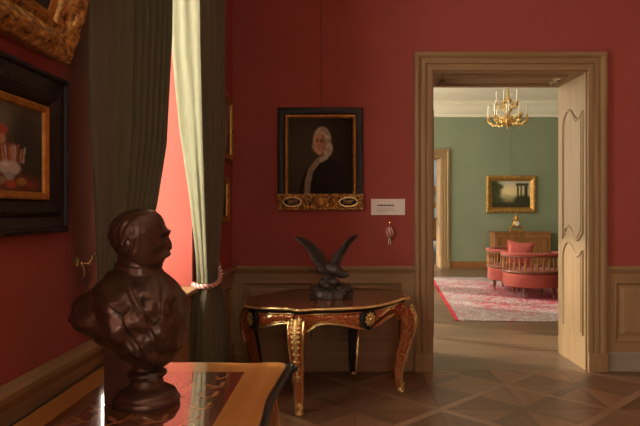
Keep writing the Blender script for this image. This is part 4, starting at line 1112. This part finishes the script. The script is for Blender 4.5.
for k in range(1, 5): copy_part(a2, ch, None, (0, 0, 2*pi*k/5+.35))
a2.rotation_euler = (0, 0, .35)

# ------------------------------------------------------------------ chest, clock, rug, settee in the green room
p = empty('walnut_chest', (4.225, 14.47, 0), 0, 'low walnut chest with inlaid doors under the landscape', 'chest')
G().box(-.66, .66, -.24, .25, .10, .86).build('body', M['walnut'], p, 0, .006)
G().box(-.70, .70, -.27, .27, .86, .895).build('top', M['walnut'], p, 0, .008)
for s in (-1, 1):
    a, b = sorted((s*.02, s*.63)); d = G().box(a, b, -.258, -.24, .14, .83).build('door', M['walnut'], p, 0, .004)
    G().tube([(a+.07, -.258, .22), (b-.07, -.258, .22), (b-.07, -.258, .75), (a+.07, -.258, .75)], .012, 6, True).build('moulding', M['mahog'], d, 50)
    G().ell((s*.06, -.27, .5), .014, .014, .014, 10, 8).build('knob', M['brass'], d)
G().box(-.014, .014, -.266, -.24, .12, .85).build('brass_strip', M['brass'], p, 0)
for sx in (-.58, .58):
    for sy in (-.18, .19): G().lathe([(.03, 0), (.045, .03), (.05, .06), (.035, .10)], 12, (sx, sy, 0)).build('foot', M['mahog'], p)
c = empty('mantel_clock', (4.12, 14.42, .895), 0, 'small gilt figural mantel clock on the walnut chest', 'clock')
g = G().box(-.15, .15, -.07, .07, 0, .04); 
for sx in (-1, 1): g.tube(catmull([(sx*.13, 0, .04), (sx*.14, 0, .09), (sx*.09, 0, .12), (sx*.08, 0, .18)], 5), [.03, .028, .024, .022, .02]*3+[.02], 8)
g.build('base', M['gilt_old'], c, 50)
G().ell((0, 0, .19), .09, .06, .10, 16, 12).build('case', M['gilt_old'], c)
G().lathe([(.001, 0), (.055, 0), (.055, .006), (.001, .008)], 20).xf(Matrix.Translation((0, -.058, .19)) @ Matrix.Rotation(pi/2, 4, 'X')).build('dial', M['white'], c)
g = G(); g.tube([(0, 0, .27), (.005, 0, .33), (-.005, 0, .38)], [.035, .038, .022], 10); g.ell((-.005, -.005, .415), .022, .022, .027, 10, 8)
g.tube([(.03, 0, .36), (.075, -.01, .34), (.10, -.01, .40)], [.014, .011, .008], 6); g.tube([(-.03, 0, .36), (-.07, -.01, .32), (-.05, -.03, .28)], [.014, .011, .008], 6); g.tube([(.0, -.02, .28), (.06, -.04, .27), (.08, -.04, .20)], [.024, .02, .014], 8)
g.build('figure', M['gilt_old'], c, 70)

rug = G().box(0, 4.3, 0, 5.0, 0, .010).build('floral_rug', M['rug'], None, 0, .003)
rug.location = (1.45, 7.79, .001); rug.rotation_euler = (0, 0, radians(-4.5)); tag(rug, 'pale pink rug with red floral pattern under the settee', 'rug')

se = empty('conversation_settee', (3.13, 10.02, .012), 0, 'coral upholstered S-shaped settee with turned spindle backs', 'settee')
units = [((.0, -.05), .49, .44, radians(150), radians(395)), ((-.08, .82), .45, .45, radians(75), radians(262))]
sp0 = None; lg0 = None
for (cx, cy), rx, ry, a0, a1_ in units:
    def seat(u, v):
        pr = [(.86, .17), (.97, .175), (1.0, .20), (1.0, .34), (1.01, .37), (.97, .40), (.90, .43), (.6, .45), (.2, .455), (.01, .455)]
        r, z = pr[round(v*9)]; return (cx+rx*r*cos(2*pi*u), cy+ry*r*sin(2*pi*u), z)
    G().grid(seat, 48, 10, wu=True, capv=True).build('seat', M['coral'], se, 50)
    arc = lambda k, t, z: (cx+rx*k*cos(lerp(a0, a1_, t)), cy+ry*k*sin(lerp(a0, a1_, t)), z)
    G().tube([arc(1.0, i/40, .685+.012*sin(pi*i/40)) for i in range(41)], .036, 10, flat=.8, up=(0, 0, 1)).build('padded_rail', M['coral'], se, 70)
    G().tube([arc(1.0, i/40, .655+.012*sin(pi*i/40)) for i in range(41)], .024, 8, flat=.6, up=(0, 0, 1)).build('top_rail', M['mahog'], se, 70)
    G().tube([arc(1.0, i/40, .415) for i in range(41)], .022, 8, up=(0, 0, 1)).build('lower_rail', M['mahog'], se, 70)
    ns = 22
    for k in range(ns+1):
        x, y, z = arc(1.0, (k+.25)/(ns+.5), .42)
        if sp0 is None:
            sp0 = G().lathe([(.010, 0), (.016, .012), (.010, .03), (.016, .06), (.019, .10), (.013, .14), (.010, .17), (.016, .19), (.011, .215), (.014, .235)], 8).build('spindle', M['walnut'], se, 60); sp0.location = (x, y, z)
        else: copy_part(sp0, se, (x, y, z))
    for a in (235, 305, 55, 125) if cy < .4 else (195, 265, 15, 105):
        x, y = cx+rx*.84*cos(radians(a)), cy+ry*.84*sin(radians(a))
        if lg0 is None:
            lg0 = G().lathe([(.016, 0), (.020, .01), (.014, .02), (.026, .09), (.034, .12), (.022, .13), (.036, .15), (.038, .20)], 12).build('leg', M['mahog'], se, 60); lg0.location = (x, y, 0)
        else: copy_part(lg0, se, (x, y, 0))
cu = empty('pink_cushion', (2.91, 9.97, .477), radians(-8), 'square pink cushion standing on the coral settee', 'cushion')
def pill(u, v):
    a, b = (u-.5)*2, (v-.5)*2; t = (1-abs(a)**2.6)*(1-abs(b)**2.6)
    k = .93+.20*(abs(a)*abs(b))**2; return a*.20*k, b*.20*k, .075*max(0, t)**.6
lean = Matrix.Translation((0, 0, .215)) @ Matrix.Rotation(radians(-12), 4, 'X') @ Matrix.Rotation(radians(5), 4, 'Y')
g = G()
for s in (-1, 1):
    q = G().grid(lambda u, v: (pill(u, v)[0], s*(pill(u, v)[2]+.006*mnoise.noise(Vector((u*6, v*6, s)))), pill(u, v)[1]), 24, 24); g.add(q.v, q.f)
g.xf(lean).build('cover', M['pink'], cu, 70)
b = [(-1, -1), (1, -1), (1, 1), (-1, 1)]; pts = []
for k in range(4):
    for i in range(12):
        t = i/12; a_, b_ = lerp(b[k][0], b[(k+1) % 4][0], t), lerp(b[k][1], b[(k+1) % 4][1], t); kk = .93+.20*(abs(a_)*abs(b_))**2; pts.append((a_*.20*kk, 0, b_*.20*kk))
G().tube(pts, .007, 6, True).xf(lean).build('piping', M['coral'], cu, 60)

# ------------------------------------------------------------------ things glimpsed through the far doorway
p = empty('writing_cabinet', (3.15, 19.65, 0), 0, 'brown wooden cabinet against blue wall beyond the far doorway', 'cabinet')
G().box(-.6, .6, -.3, .3, .45, 1.10).build('body', M['mahog'], p, 0, .01); G().box(-.64, .64, -.34, .32, 1.10, 1.14).build('top', M['walnut'], p, 0, .008)
for sx in (-.52, .52):
    for sy in (-.24, .24): G().box(sx-.03, sx+.03, sy-.03, sy+.03, 0, .45).build('leg', M['mahog'], p, 0, .004)
for k in range(2):
    d = G().box(-.55, .55, -.315, -.30, .50+.3*k, .77+.3*k).build('drawer', M['walnut'], p, 0, .004)
    for sx in (-.3, .3): G().ell((sx, -.325, .635+.3*k), .02, .015, .02, 8, 6).build('knob', M['brass'], d)
p = empty('white_stool', (2.72, 18.2, 0), 0, 'white upholstered stool beyond the far doorway', 'stool')
G().box(-.36, .36, -.25, .25, .30, .46).build('seat', M['white'], p, 30, .04)
for sx in (-.3, .3):
    for sy in (-.19, .19): G().lathe([(.018, 0), (.026, .1), (.03, .30)], 10, (sx, sy, 0)).build('leg', M['white'], p)
